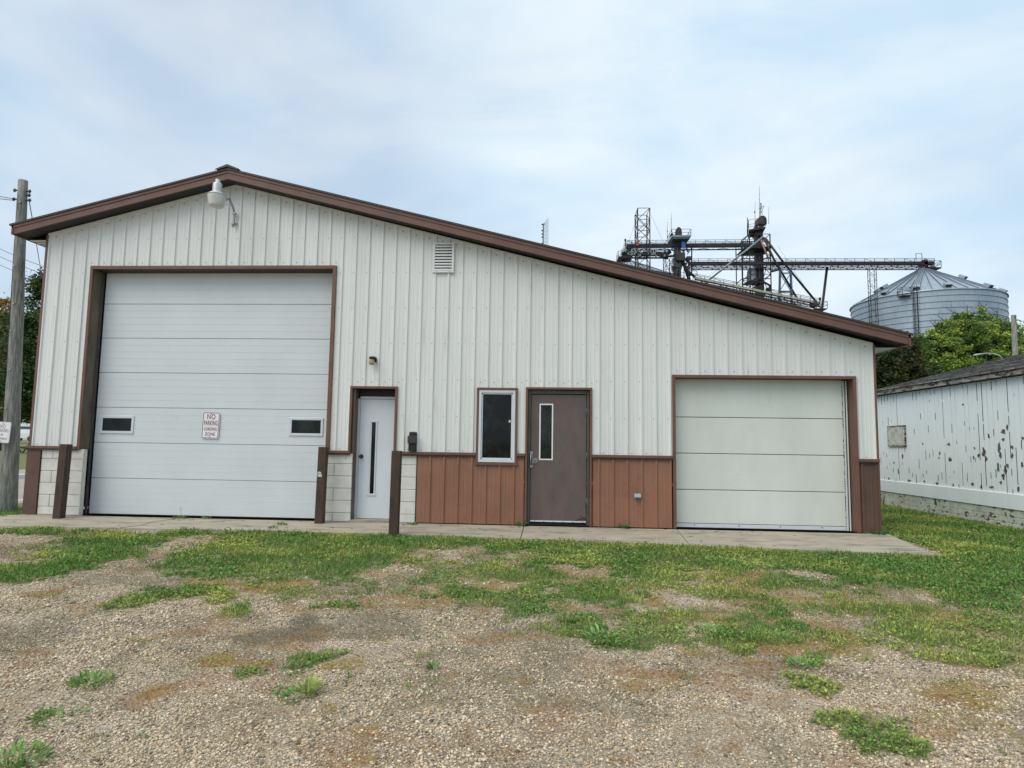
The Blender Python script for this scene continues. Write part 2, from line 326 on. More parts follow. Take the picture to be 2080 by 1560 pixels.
# ================================================================== THE SETTING
def veg_patches():
    G = []   # (px, py, rx, ry, weight, kind) kind 0 green, 1 yellow-olive, 2 red/orange, 3 dark moss
    a = G.append
    for t in ((80,1158,95,20,1,0),(170,1125,110,18,1,0),(250,1098,90,12,1,0),(60,1083,110,7,1,0),(378,1087,48,8,1,0),(200,1084,60,6,.7,0),(290,1103,40,8,.8,0),
              (30,1165,60,14,.7,1),(430,1115,60,22,.9,0),(520,1150,120,25,.9,0),(650,1150,130,28,.9,0),(400,1150,60,14,.8,0),(440,1180,60,12,.7,1),(560,1195,90,14,.6,1),
              (370,1205,90,14,1,0),(270,1215,38,12,1,0),(440,1222,30,8,.8,0),(505,1238,32,14,.9,0),(600,1205,60,14,.5,0),(270,1305,36,10,.9,1),(465,1345,65,16,1,1),(490,1368,48,15,1,0),(605,1345,45,15,1,0),
              (185,1380,20,13,1,0),(115,1458,30,8,.8,0),(18,1545,26,14,1,0),(150,1556,35,8,.6,1),(685,1235,26,8,.8,0),(750,1185,40,8,.5,0),
              (930,1206,42,11,1,0),(875,1180,40,8,.7,0),(1060,1205,46,12,1,0),(990,1212,30,8,.8,0),(1010,1232,40,10,1,0),(1070,1240,40,12,.9,0),(1200,1205,95,20,1,0),(1245,1190,40,10,.8,0),(1050,1165,90,14,.8,0),
              (900,1152,60,8,.5,0),(1110,1278,50,14,1,0),(1170,1262,45,14,.9,0),(1210,1285,60,16,1,0),(1300,1270,60,16,.8,0),(1255,1300,70,16,.9,0),(1330,1290,70,22,.8,0),(1290,1215,50,10,.8,0),(1330,1180,60,14,.8,0),
              (1480,1290,70,22,1,0),(1510,1318,45,12,1,0),(1560,1246,34,11,1,0),(1620,1290,90,24,.9,0),(1580,1310,60,14,.8,1),(1700,1310,80,20,.7,1),(1450,1260,60,14,.6,1),(1680,1340,24,8,.9,0),(1628,1386,40,14,1,0),(1545,1350,40,8,.6,1),
              (1420,1200,60,16,.7,0),(1520,1195,60,16,.7,1),(1400,1320,60,14,.6,1),(1780,1240,90,20,.7,0),(1880,1290,80,26,.9,0),(1960,1300,70,22,.9,0),(1985,1342,34,12,1,0),(1900,1330,60,14,.8,0),(2030,1270,60,30,.7,0),(2000,1230,70,20,.9,0),(1830,1310,60,18,.6,0),
              (1720,1462,46,18,1,0),(1770,1490,60,22,1,0),(1830,1515,60,24,1,0),(1880,1530,40,20,1,0),(1690,1470,36,8,.8,0),(1960,1400,80,22,.8,1),(2010,1430,50,14,.6,1),(2060,1400,40,12,.5,1),(2060,1345,50,14,.6,1),
              (650,1372,16,9,.7,0),(840,1385,10,6,.6,0),(750,1460,14,6,.5,0),(700,1350,34,9,.7,1),(720,1420,32,22,.6,1),(700,1480,40,10,.6,1),(870,1440,34,12,.4,1),(1070,1440,34,9,.5,1),(2060,1480,30,20,.5,1)):
        a(t)
    for t in ((530,1192,46,8,.9,2),(430,1190,60,7,.6,2),(760,1212,60,9,.6,2),(830,1232,60,9,.6,2),(960,1170,50,7,.4,2),(880,1228,50,8,.5,2),(1170,1235,50,8,.5,2),(1050,1288,60,8,.7,2),(1000,1305,60,8,.5,2),(760,1165,60,8,.6,2),(830,1130,40,8,.4,2),
              (1320,1372,64,12,.8,2),(1250,1350,60,10,.5,2),(875,1373,18,8,.8,2),(560,1390,40,9,.5,2),(1060,1388,24,6,.8,2),(1130,1432,22,5,.6,2),(780,1508,46,10,.7,2),(700,1556,60,10,.7,2),(530,1480,40,10,.4,2),(560,1510,30,14,.5,2),(1475,1492,34,12,.8,2),(1450,1545,26,9,.8,2),
              (1440,1390,50,9,.6,2),(1490,1358,40,9,.6,2),(1640,1408,22,6,.9,2),(1960,1352,26,5,.9,2),(1780,1440,50,9,.6,2),(1840,1470,40,9,.5,2),(1420,1440,60,8,.4,2),(1470,1445,40,8,.5,2),(1210,1360,20,5,.6,2),(1520,1225,70,10,.6,2),(1230,1240,60,8,.4,2),(1040,1350,30,5,.6,2),(480,1290,50,8,.3,2),(640,1295,40,8,.4,2),
              (560,1290,70,14,.9,3),(640,1275,60,14,.9,3),(380,1265,110,9,.5,3),(540,1430,60,6,.5,3),(760,1265,110,22,.6,3),(740,1290,80,14,.7,3),(950,1270,100,12,.4,3),(390,1325,40,8,.7,3),(210,1420,80,9,.3,3),(600,1445,60,8,.4,3),(1830,1370,60,10,.3,3),(1700,1275,50,10,.4,3),(1770,1275,50,10,.4,3),(640,1515,40,6,.4,3),(1030,1525,60,10,.4,3)):
        a(t)
    out = []
    for px, py, rx, ry, wt, kd in G:
        z = -0.13
        for _ in range(3):
            c = gnd(px, py, z); z = float(terr(c[0], c[1]))
        c = gnd(px, py, z); d1 = gnd(px+rx, py, z); d2 = gnd(px, py-ry, z); d3 = gnd(px, py+ry, z)
        out.append((c[0], c[1], abs(d1[0]-c[0])+.01, abs(d2[1]-d3[1])/2, wt, kd))
    return out
PATCH = veg_patches()
_gr = {}
def vnoise(x, y, s, seed):
    """smooth value noise, numpy"""
    if seed not in _gr: _gr[seed] = np.random.default_rng(seed).random((256, 256))
    g = _gr[seed]; X = x/s; Y = y/s; xi = np.floor(X).astype(int); yi = np.floor(Y).astype(int); fx = X-xi; fy = Y-yi
    fx = fx*fx*(3-2*fx); fy = fy*fy*(3-2*fy); q = lambda a, b: g[(xi+a) % 256, (yi+b) % 256]
    return (q(0, 0)*(1-fx)+q(1, 0)*fx)*(1-fy)+(q(0, 1)*(1-fx)+q(1, 1)*fx)*fy
def fbm(x, y, s, seed): return vnoise(x, y, s, seed)*.5+vnoise(x, y, s/2.1, seed+1)*.3+vnoise(x, y, s/4.3, seed+2)*.2
# lower border of the grass band in front of the slab, and its left end (world metres)
BX = [-30, -1.0, 3.2, 3.9, 4.4, 5.2, 6.5, 7.5, 8.6, 10.0, 11.3, 12.3, 13.4, 15, 17, 40]
BY = [-1.25, -1.25, -1.3, -2.0, -2.7, -3.2, -3.0, -2.35, -2.6, -2.75, -3.1, -3.6, -4.2, -4.8, -5.0, -5.0]
FRONT_X = [-4, 4.8, 6.2, 8.17, 10.55, 13.55]; FRONT_Y = [-1.25, -1.03, -1.06, -1.18, -1.38, -1.70]
def veg_density(x, y):
    """returns green, yellow, red, moss densities 0..1"""
    wob = (fbm(x, y, 0.7, 5)-.5)
    wx = x+(fbm(x, y, .5, 31)-.5)*.55; wy = y+(fbm(x, y, .5, 41)-.5)*.45
    band = sstep(-.25, .3, (y-np.interp(x, BX, BY))+wob*2.0+(fbm(x, y, .2, 201)-.5)*.9)
    band = band*np.where(y < 0.3, np.where(x > 3.8+(-1.2-y)*.33+wob*.7, 1, 0), np.where((x > 13.9) | (x < -.6), 1, 0))
    band = band*np.where((y < 0) & (x < 13.9), sstep(0, .12, np.interp(x, FRONT_X, FRONT_Y)-.06-y), 1)
    K = [band*(.62+.75*fbm(x, y, .45, 61)), np.zeros_like(x), np.zeros_like(x), np.zeros_like(x)]
    # thinning, weedy transition below the band on the right half
    tz = sstep(-6.0, -4.2, y)*sstep(5.5, 9.5, x)*(1-band)
    tz = np.maximum(tz, sstep(-6.6, -5.2, y)*sstep(11, 13, x)*(1-band))
    nn = fbm(x, y, .5, 71)
    fine = .25+.95*sstep(.34, .6, fbm(x, y, .24, 211))
    K[0] = np.maximum(K[0], tz*sstep(.36, .62, nn)*.95*fine); K[1] = np.maximum(K[1], tz*sstep(.35, .7, fbm(x, y, .45, 81))*.8)
    K[2] = np.maximum(K[2], tz*sstep(.45, .7, fbm(x, y, .5, 91))*.55)
    # sparse random weeds on the gravel
    allz = sstep(-1.0, -1.6, y)
    K[2] = np.maximum(K[2], allz*sstep(.56, .74, fbm(x, y, .4, 101))*.6); K[1] = np.maximum(K[1], allz*sstep(.66, .8, fbm(x, y, .35, 111))*.45)
    K[0] = np.maximum(K[0], allz*sstep(.73, .84, fbm(x, y, .22, 141))*.6)
    K[3] = np.maximum(K[3], allz*sstep(.46, .7, fbm(x, y, .6, 121))*.55)
    rag = fbm(x, y, .16, 191)
    for cx, cy, rx, ry, wt, kd in PATCH:
        sel = (abs(wx-cx) < rx*1.8) & (abs(wy-cy) < ry*1.8)
        if not sel.any(): continue
        d = np.sqrt(((wx[sel]-cx)/rx)**2+((wy[sel]-cy)/ry)**2)+(rag[sel]-.5)*1.5
        K[kd][sel] = np.maximum(K[kd][sel], wt*(1-sstep(.6, 1.35, d)))
    slab = (y > np.interp(x, FRONT_X, FRONT_Y)-.02) & (x < 13.95-(y < 0)*(-y)*.16) & (y < .2) & (x > -2.2)
    house = (x > -.35) & (x < 13.8) & (y > -.1) & (y < 13)
    road = (x < -1.7-.04*y) & (x > -9.9) & (y > -40) 
    for k in range(4): K[k] = np.where(slab | house, 0, K[k])
    return K

def build_ground():
    # fine sheet near, coarse rings out to the horizon
    xs = np.unique(np.concatenate([np.linspace(-900, -60, 15), np.linspace(-60, -4, 40), np.arange(-4, 21, .07), np.linspace(21, 60, 30), np.linspace(60, 900, 15)]))
    ys = np.unique(np.concatenate([np.linspace(-900, -40, 10), np.linspace(-40, -11, 20), np.arange(-11, 2, .06), np.linspace(2, 16, 50), np.linspace(16, 120, 70), np.linspace(120, 1500, 16)]))
    X, Y = np.meshgrid(xs, ys); x, y = X.ravel(), Y.ravel()
    z = terr(x, y)+np.where((y < -1.2) & (y > -11), (fbm(x, y, .9, 3)-.5)*.03+(vnoise(x, y, .14, 9)-.5)*.008, 0)
    # road bed sits lower than the sheet edge: flatten there
    K = veg_density(x, y)
    lawn = ((x < -9.9) & (y < 70)) | (x > 13.9) | ((x < -.4) & (x > -1.75) & (y > -1))
    g = np.clip(np.where(lawn & (y > 0), np.maximum(K[0], .9), K[0]), 0, 1)
    cols = np.stack([g, np.clip(K[1]+K[2]*.8, 0, 1), np.clip(K[3], 0, 1)], 1)
    nx = len(xs); i = np.arange(len(ys)-1)[:, None]*nx+np.arange(nx-1)[None]
    F = np.stack([i, i+1, i+1+nx, i+nx], -1).reshape(-1, 4)
    M = bpy.data.materials.new('gravel_and_soil'); M.use_nodes = True; t = M.node_tree; b = t.nodes['Principled BSDF']; b.inputs['Roughness'].default_value = .95; b.inputs['Specular IOR Level'].default_value = .2
    tc = N(t, 'ShaderNodeTexCoord'); at_ = N(t, 'ShaderNodeAttribute', attribute_name='Col'); sp = N(t, 'ShaderNodeSeparateColor'); L(t, at_.outputs[0], sp.inputs[0])
    def vor(scale):
        v = N(t, 'ShaderNodeTexVoronoi', ins={'Scale': scale, 'Randomness': 1.0}); L(t, tc.outputs['Object'], v.inputs[0]); return v
    v1 = vor(62.0); v2 = vor(118.0)
    sc = N(t, 'ShaderNodeSeparateColor'); L(t, v1.outputs['Color'], sc.inputs[0])
    sc2 = N(t, 'ShaderNodeSeparateColor'); L(t, v2.outputs['Color'], sc2.inputs[0])
    ra = N(t, 'ShaderNodeValToRGB'); els = ra.color_ramp.elements
    els[0].position = 0; els[0].color = (0.14, 0.11, 0.085, 1); els[1].position = 1; els[1].color = (0.66, 0.585, 0.44, 1)
    for p, c in ((.2, (.26, .21, .16, 1)), (.45, (.42, .35, .245, 1)), (.6, (.36, .32, .275, 1)), (.8, (.52, .44, .31, 1))):
        q = els.new(p); q.color = c
    L(t, sc.outputs[0], ra.inputs[0])
    rb = N(t, 'ShaderNodeValToRGB'); rb.color_ramp.elements[0].color = (0.16, 0.13, 0.105, 1); rb.color_ramp.elements[1].color = (0.55, 0.475, 0.345, 1); L(t, sc2.outputs[1], rb.inputs[0])
    no = N(t, 'ShaderNodeTexNoise', ins={'Scale': 2.2, 'Detail': 5.0}); L(t, tc.outputs['Object'], no.inputs[0])
    rm = N(t, 'ShaderNodeMapRange', ins={1: .42, 2: .62}); L(t, no.outputs[0], rm.inputs[0])
    mx = N(t, 'ShaderNodeMix', data_type='RGBA'); L(t, rm.outputs[0], mx.inputs[0]); L(t, ra.outputs[0], mx.inputs[6]); L(t, rb.outputs[0], mx.inputs[7])
    # soil between the stones
    mr = N(t, 'ShaderNodeMapRange', ins={1: .008, 2: .0035, 3: 0.0, 4: 0.0}); mr.inputs[1].default_value = 0.42; mr.inputs[2].default_value = 0.62; mr.inputs[3].default_value = 0; mr.inputs[4].default_value = .75
    L(t, v1.outputs['Distance'], mr.inputs[0])
    ms = N(t, 'ShaderNodeMix', data_type='RGBA'); ms.inputs[7].default_value = (0.22, 0.17, 0.125, 1); L(t, mr.outputs[0], ms.inputs[0]); L(t, mx.outputs[2], ms.inputs[6])
    # large-scale tint
    nl = N(t, 'ShaderNodeTexNoise', ins={'Scale': .55, 'Detail': 4.0}); L(t, tc.outputs['Object'], nl.inputs[0])
    rl = N(t, 'ShaderNodeMapRange', ins={1: .35, 2: .65, 3: 1.0, 4: 1.3}); L(t, nl.outputs[0], rl.inputs[0])
    mm = N(t, 'ShaderNodeMix', data_type='RGBA', blend_type='MULTIPLY'); mm.inputs[0].default_value = 1; L(t, ms.outputs[2], mm.inputs[6]); L(t, rl.outputs[0], mm.inputs[7])
    nd_ = N(t, 'ShaderNodeTexNoise', ins={'Scale': 1.1, 'Detail': 8.0, 'Roughness': .7}); L(t, tc.outputs['Object'], nd_.inputs[0])
    rd_ = N(t, 'ShaderNodeMapRange', ins={1: .5, 2: .68, 3: 0, 4: .7}); L(t, nd_.outputs[0], rd_.inputs[0])
    md_ = N(t, 'ShaderNodeMix', data_type='RGBA'); md_.inputs[7].default_value = (.26, .19, .115, 1); L(t, rd_.outputs[0], md_.inputs[0]); L(t, mm.outputs[2], md_.inputs[6])
    prev = md_.outputs[2]
    nf = N(t, 'ShaderNodeTexNoise', ins={'Scale': 55.0, 'Detail': 5.0}); L(t, tc.outputs['Object'], nf.inputs[0])
    for ch, c, c_b in ((2, (0.12, 0.11, 0.07), (.24, .20, .14)), (1, (0.27, 0.15, 0.07), (.36, .24, .11)), (0, (0.11, 0.13, 0.05), (.19, .21, .08))):
        mg = N(t, 'ShaderNodeMix', data_type='RGBA'); cc = N(t, 'ShaderNodeMix', data_type='RGBA'); cc.inputs[6].default_value = (*c, 1); cc.inputs[7].default_value = (*c_b, 1); L(t, nf.outputs[0], cc.inputs[0])
        ad = N(t, 'ShaderNodeMath', operation='ADD'); L(t, sp.outputs[ch], ad.inputs[0]); sub = N(t, 'ShaderNodeMath', operation='SUBTRACT', ins={1: .5}); L(t, nf.outputs[0], sub.inputs[0])
        ml = N(t, 'ShaderNodeMath', operation='MULTIPLY', ins={1: 1.6}); L(t, sub.outputs[0], ml.inputs[0]); L(t, ml.outputs[0], ad.inputs[1])
        rr = N(t, 'ShaderNodeMapRange', ins={1: .35, 2: .75, 3: 0, 4: .9}); L(t, ad.outputs[0], rr.inputs[0]); L(t, rr.outputs[0], mg.inputs[0]); L(t, prev, mg.inputs[6]); L(t, cc.outputs[2], mg.inputs[7]); prev = mg.outputs[2]
    L(t, prev, b.inputs['Base Color'])
    hs = N(t, 'ShaderNodeMath', operation='MULTIPLY', ins={1: -1.0}); L(t, v1.outputs['Distance'], hs.inputs[0])
    bu = N(t, 'ShaderNodeBump', ins={'Strength': .9, 'Distance': .012}); L(t, hs.outputs[0], bu.inputs['Height']); L(t, bu.outputs[0], b.inputs['Normal'])
    o = npmesh('ground', np.stack([x, y, z], 1), F, M, cols, smooth=True); tag(o, kind='structure'); return o
build_ground()

def ground_z(x, y):
    return terr(x, y)+np.where((y < -1.2) & (y > -11), (fbm(x, y, .9, 3)-.5)*.03+(vnoise(x, y, .14, 9)-.5)*.008, 0)

def build_gravel():
    """loose stones lying on the gravel, denser close to the camera"""
    P = []
    for (y0, y1, dens) in ((-8.6, -7.2, 12500), (-7.2, -6.0, 8000), (-6.0, -4.6, 4600), (-4.6, -2.8, 2200), (-2.8, -1.2, 1100)):
        hw0 = (y0-CAM[1])*.86+.5; hw1 = (y1-CAM[1])*.86+.5
        n = int(dens*(y1-y0)*2*hw1); x = CAM[0]-.15+(rng.random(n)*2-1)*hw1; y = y0+(y1-y0)*rng.random(n)
        P.append(np.stack([x, y], 1))
    P = np.concatenate(P); x, y = P[:, 0], P[:, 1]
    K = veg_density(x, y); keep = rng.random(len(x)) > np.clip(K[0]*1.1+K[1]*.9+K[2]*.95+K[3]*1.0, 0, .97)
    keep &= (x > -1.8) & (x < 19) & (rng.random(len(x)) > .75*sstep(.52, .68, fbm(x, y, .9, 221)))
    x, y = x[keep], y[keep]; n = len(x)
    s = (.003+.0065*rng.random(n)**3.0*(.35+1.1*fbm(x, y, .5, 151)))*(1+.14*np.clip(y+8, 0, 5)); z = ground_z(x, y)
    base = np.array([[1, 0, 0], [-1, 0, 0], [0, 1, 0], [0, -1, 0], [0, 0, 1], [0, 0, -1]], float)
    V = base[None]*(1+(rng.random((n, 6, 1))-.5)*.6)+(rng.random((n, 6, 3))-.5)*.5
    V[:, :, 0] *= (1.0+rng.random((n, 1))*.7); V[:, :, 2] *= .7
    a = rng.random(n)*6.283; ca, sa = np.cos(a)[:, None], np.sin(a)[:, None]
    X = V[:, :, 0]*ca-V[:, :, 1]*sa; Yy = V[:, :, 0]*sa+V[:, :, 1]*ca
    V = np.stack([X, Yy, V[:, :, 2]], -1)*s[:, None, None]+np.stack([x, y, z+s*.25], 1)[:, None]
    T = np.array([[0, 2, 4], [2, 1, 4], [1, 3, 4], [3, 0, 4], [2, 0, 5], [1, 2, 5], [3, 1, 5], [0, 3, 5]])
    F = (np.arange(n)[:, None, None]*6+T[None]).reshape(-1, 3)
    pal = np.array([[.70, .62, .47], [.60, .50, .34], [.47, .41, .30], [.27, .23, .17], [.76, .70, .58], [.54, .39, .23], [.42, .39, .33], [.66, .56, .39], [.16, .135, .10]])*np.array([.94, .89, .85])
    c = pal[rng.choice(len(pal), n, p=[.18, .17, .14, .12, .08, .08, .08, .11, .04])]*(.75+.4*rng.random((n, 1)))
    o = npmesh('gravel', V.reshape(-1, 3), F, M_STONE, np.repeat(c, 6, 0)); tag(o, 'loose pale and brown gravel stones covering the yard in the foreground', 'gravel', kind='stuff')
    return n
print('stones', build_gravel())

def leaf_quads(x, y, z, ln, wd, az, tilt, col, seglen=None):
    """one bent diamond leaf (4 verts) per point"""
    n = len(x); d = np.stack([np.cos(az), np.sin(az)], 1); p = np.stack([-np.sin(az), np.cos(az)], 1)
    ct, st = np.cos(tilt), np.sin(tilt); b = np.stack([x, y, z], 1)
    mid = b+np.stack([d[:, 0]*ct*ln*.55, d[:, 1]*ct*ln*.55, st*ln*.62], 1)
    tip = b+np.stack([d[:, 0]*ct*ln, d[:, 1]*ct*ln, st*ln*.85], 1)
    side = np.stack([p[:, 0]*wd*.5, p[:, 1]*wd*.5, (rng.random(n)-.5)*wd*.5], 1)
    V = np.stack([b, mid-side, tip, mid+side], 1).reshape(-1, 3); F = np.arange(4*n).reshape(-1, 4)
    return V, F, np.repeat(col, 4, 0)
def build_veg():
    groups = {0: [], 1: [], 2: []}
    zones = [(-8.8, -7.2, 12000, 0), (-7.2, -5.6, 8500, 0), (-5.6, -4.2, 6000, 0), (-4.2, -2.6, 4300, 0), (-2.6, -.9, 3600, 0)]
    for y0, y1, dens, _ in zones:
        hw = (y1-CAM[1])*.88+.6; n = int(dens*(y1-y0)*2*hw)
        x = CAM[0]-.2+(rng.random(n)*2-1)*hw; y = y0+(y1-y0)*rng.random(n); groups[0].append(np.stack([x, y], 1))
    for x0, x1, y0, y1, dens in ((16.5, 21, -4.6, -1.0, 3000), (13.5, 17.2, -1.2, 3, 3000), (13.7, 17.2, 3, 12, 1500), (-1.75, -.35, -1.0, 1.2, 2500)):
        n = int(dens*(x1-x0)*(y1-y0)); groups[0].append(np.stack([x0+(x1-x0)*rng.random(n), y0+(y1-y0)*rng.random(n)], 1))
    P = np.concatenate(groups[0]); x, y = P[:, 0], P[:, 1]
    K = veg_density(x, y); u = rng.random(len(x))
    lawn = ((x > 13.9) & (y > -1)) | ((x < -.4) & (x > -1.75) & (y > -.7))
    g = np.where(lawn, .95, K[0]); r = rng.random(len(x))
    # tufted clumpiness
    cl = .1+1.5*fbm(x, y, .09, 161)
    names = ((g, 'grass'), (K[1]*.75, 'dry_weeds'), (K[2]*.8, 'reddish_weeds'), (K[3]*.8, 'dead_grass')); done = np.zeros(len(x), bool)
    VV, FF, CC, info = [], [], [], []
    for k, (dn, nm) in enumerate(names):
        sel = (~done) & (rng.random(len(x)) < dn*cl) & (x > -1.9) & (x < 22); done |= sel
        xs, ys = x[sel], y[sel]; n = len(xs); dist = np.hypot(xs-CAM[0], ys-CAM[1]); zz = ground_z(xs, ys)
        typ = fbm(xs, ys, .5, 171)  # broad-leaf clover versus grass blades
        blade = (rng.random(n) < np.where(typ > .52, .75, .22)); nr = rng.random(n)
        if k == 0:
            thick = np.clip(dn[sel], .3, 1)
            ln = np.where(blade, .035+.045*nr, .018+.02*nr)*(.65+.5*thick); wd = np.where(blade, .005+.003*nr, .016+.012*nr)*(1+.05*np.clip(dist-5, 0, 12))
            tilt = np.where(blade, .7+.7*rng.random(n), .15+.6*rng.random(n)); zo = np.where(blade, 0, rng.random(n)*.028*thick)
            yel = fbm(xs, ys, .8, 181)[:, None]
            c0 = np.array([.13, .265, .055]); c1 = np.array([.43, .47, .115]); col = c0+(c1-c0)*np.clip((yel-.38)*2.6+(rng.random((n, 1))-.5)*.6, 0, 1)
            col *= (.5+.95*rng.random((n, 1))); st_ = rng.random(n) < .07+.22*(dn[sel] < .5); col[st_] = np.array([.42, .35, .17])*(.6+.6*rng.random((st_.sum(), 1)))
        elif k == 1:
            ln = .014+.02*nr; wd = .007+.006*nr; tilt = .1+.7*rng.random(n); zo = rng.random(n)*.012; col = np.array([.36, .34, .10])*(.6+.8*rng.random((n, 1)))*np.array([1, 1, 1])
        elif k == 2:
            ln = .012+.014*nr; wd = .006+.005*nr; tilt = .05+.5*rng.random(n); zo = rng.random(n)*.008
            h = rng.random((n, 1)); col = (np.array([.36, .13, .06])*(1-h)+np.array([.44, .26, .09])*h)*(.55+.8*rng.random((n, 1)))
        else:
            ln = .02+.03*nr; wd = .003+.002*nr; tilt = .15+1.0*rng.random(n); zo = 0*nr; col = np.array([.22, .19, .12])*(.5+.9*rng.random((n, 1)))
        q_ = np.clip(.38+.075*dist, .5, 1.15); ln = ln*q_; wd = wd*q_
        V, F, Cc = leaf_quads(xs, ys, zz+zo, ln, wd, rng.random(n)*6.283, tilt, col)
        o = npmesh(nm, V, F, M_GRASS, Cc)
        tag(o, ('short green grass and clover growing in front of and beside the shed', 'low yellow-olive weeds spreading over the gravel', 'reddish brown creeping weeds on the gravel', 'thin dead brown grass matted on the gravel')[k],
            ('grass', 'weeds', 'weeds', 'dead grass')[k], kind='stuff'); print(nm, n)
build_veg()

def build_pavement():
    b = MB(); top = []
    segs = [(-2.6, 6.325), (6.335, 8.172), (8.186, 10.60), (10.612, 13.80)]
    fy = lambda x: float(np.interp(x, FRONT_X, FRONT_Y))
    for i, (a, c) in enumerate(segs):
        fa, fc = fy(a), fy(c)
        xa2, xc2 = a+(.0 if i == 0 else .0), c
        if i == 0: pts = [(-.28, -.012), (-.9, -.42), (-2.6, -1.0), (-2.6, -1.32), (1.5, -1.15), (4.8, fy(4.8)), (c, fc), (c+.01, -.012)]
        elif i == 1: pts = [(a, -.012), (a-.02, fa), (c, fc), (c, -.012)]
        elif i == 2: pts = [(a, -.012), (a, fa), (c-.1, fy(c-.1)), (c, -.012)]
        else: pts = [(a, -.012), (a-.1, fa), (13.57, -1.7), (13.85, -.012)]
        zt = lambda p: 0.0+.022*p[1]
        n = len(pts); up = [(p[0], p[1], zt(p)) for p in pts]; dn = [(p[0], p[1], -.25) for p in pts]
        b.quad(up, M_CONC)
        for j in range(n): b.quad([up[j], dn[j], dn[(j+1) % n], up[(j+1) % n]], M_CONC)
    g6 = random.Random(8)
    for i in range(150):      # dried mud crumbs and leaf bits lying on the slab
        x = g6.uniform(-.5, 13.4); y = g6.uniform(fy(x)+.06, -.05)*(1 if g6.random() < .6 else .3); z = .022*y+.003; r_ = g6.uniform(.006, .022); a0 = g6.random()*6
        b.quad([(x+r_*1.8*math.cos(a0+a)*g6.uniform(.5, 1.2), y+r_*math.sin(a0+a)*g6.uniform(.5, 1.2), z+g6.uniform(0, .004)) for a in (0, 1.3, 2.5, 3.8, 5.0)], M_FLAKE)
    b.tube([(2.2, -1.13, -.022), (2.35, -.8, -.0155), (2.28, -.5, -.009), (2.42, -.2, -.003), (2.4, -.02, .0)], .003, M_BOARDGAP, 4)
    tag(b.build('pavement'), kind='structure')
build_pavement()

def build_road():
    b = MB(); ys = np.linspace(-60, 160, 60)
    def strip(x0, x1, dz, m, nm):
        s = MB()
        for a, c in zip(ys[:-1], ys[1:]):
            s.quad([(x0-.04*a, a, float(terr(x0, a))+dz), (x1-.04*a, a, float(terr(x1, a))+dz), (x1-.04*c, c, float(terr(x1, c))+dz), (x0-.04*c, c, float(terr(x0, c))+dz)], m)
        tag(s.build(nm), kind='structure')
    strip(-7.9, -2.0, .006, M_ASPH, 'road'); strip(-2.6, -2.45, .010, M_LINE, 'road_marking'); strip(-10.6, -8.15, .11, M_CONC, 'sidewalk')
    k = MB()
    for a, c in zip(ys[:-1], ys[1:]):
        z = float(terr(-8, a)); z2 = float(terr(-8, c))
        k.quad([(-7.9-.04*a, a, z), (-7.9-.04*a, a, z+.13), (-7.9-.04*c, c, z2+.13), (-7.9-.04*c, c, z2)], M_LINE)
        k.quad([(-7.9-.04*a, a, z+.13), (-8.15-.04*a, a, z+.13), (-8.15-.04*c, c, z2+.13), (-7.9-.04*c, c, z2+.13)], M_LINE)
    tag(k.build('kerb'), kind='structure')
build_road()

# ================================================================== THE SHED
XL, XR, XP = -.25, 13.72, 3.09           # wall ends and ridge
ZP = 5.712                                # siding top under the peak
def ztop(x): return ZP-.2562*abs(x-XP)
LED = 1.14                               # ledge height
shed = empty('metal_shed', (6.7, 0, 0)); tag(shed, 'long cream metal shed with brown trim, a low pitched gable roof and two overhead doors', 'shed')
OPEN = [(.60, 4.90, -1, 4.26), (5.29, 6.02, -1, 2.205), (7.40, 8.03, .98, 2.20), (8.21, 9.235, -1, 2.215), (10.60, 13.40, -1, 2.44)]
RIB = .2286
def panel_profile(x0, x1):
    """(x, depth) points of the ribbed sheet: big rib every 9in, two shallow minor ribs"""
    pts = []
    k0 = int(math.floor(x0/RIB))-1; k1 = int(math.ceil(x1/RIB))+1
    for k in range(k0, k1):
        c = k*RIB
        for dx, d in ((-.030, 0), (-.013, .024), (.013, .024), (.024, 0), (.075, 0), (.081, .003), (.093, .003), (.099, 0), (.135, 0), (.141, .003), (.153, .003), (.159, 0)):
            pts.append((c+dx, d))
    pts = [p for p in pts if x0 < p[0] < x1]
    f = lambda x: np.interp(x, [q[0] for q in pts], [q[1] for q in pts])
    return f, [p[0] for p in pts]
def sheet(b, x0, x1, zbot, ztopf, m, opens=(), extra=()):
    f, xs = panel_profile(x0, x1); br = set(xs)|{x0, x1}|set(extra)
    for o in opens: br |= {v for v in (o[0], o[1]) if x0 < v < x1}
    br = sorted(br)
    for a, c in zip(br[:-1], br[1:]):
        if c-a < 1e-5: continue
        mid = (a+c)/2; iv = [(zbot, None)]; ya, yc = -float(f(a)), -float(f(c)); segs = []; cur = zbot
        for o in sorted(opens, key=lambda q: q[2]):
            if o[0] <= mid <= o[1]:
                if o[2] > cur: segs.append((cur, o[2]))
                cur = max(cur, o[3])
        ta, tcn = ztopf(a), ztopf(c)
        for s0, s1 in segs: b.quad([(a, ya, s0), (c, yc, s0), (c, yc, s1), (a, ya, s1)], m)
        if cur < min(ta, tcn): b.quad([(a, ya, cur), (c, yc, cur), (c, yc, tcn), (a, ya, ta)], m)
def screw(b, x, y, z, m, r=.0065):
    b.tube([(x, y, z), (x, y-.006, z)], r, m, seg=6)
M_SCR = mat('siding_screws', (0.16, 0.17, 0.165), None, 0.5); M_SCR2 = mat('dark_trim_screws', (0.05, 0.05, 0.05), None, 0.5)
b = MB(); sheet(b, XL, XR, LED, ztop, M_SID, OPEN, (XP,))
def inopen(x, z, mrg=.03): return any(o[0]-mrg < x < o[1]+mrg and o[2]-mrg < z < o[3]+mrg for o in OPEN)
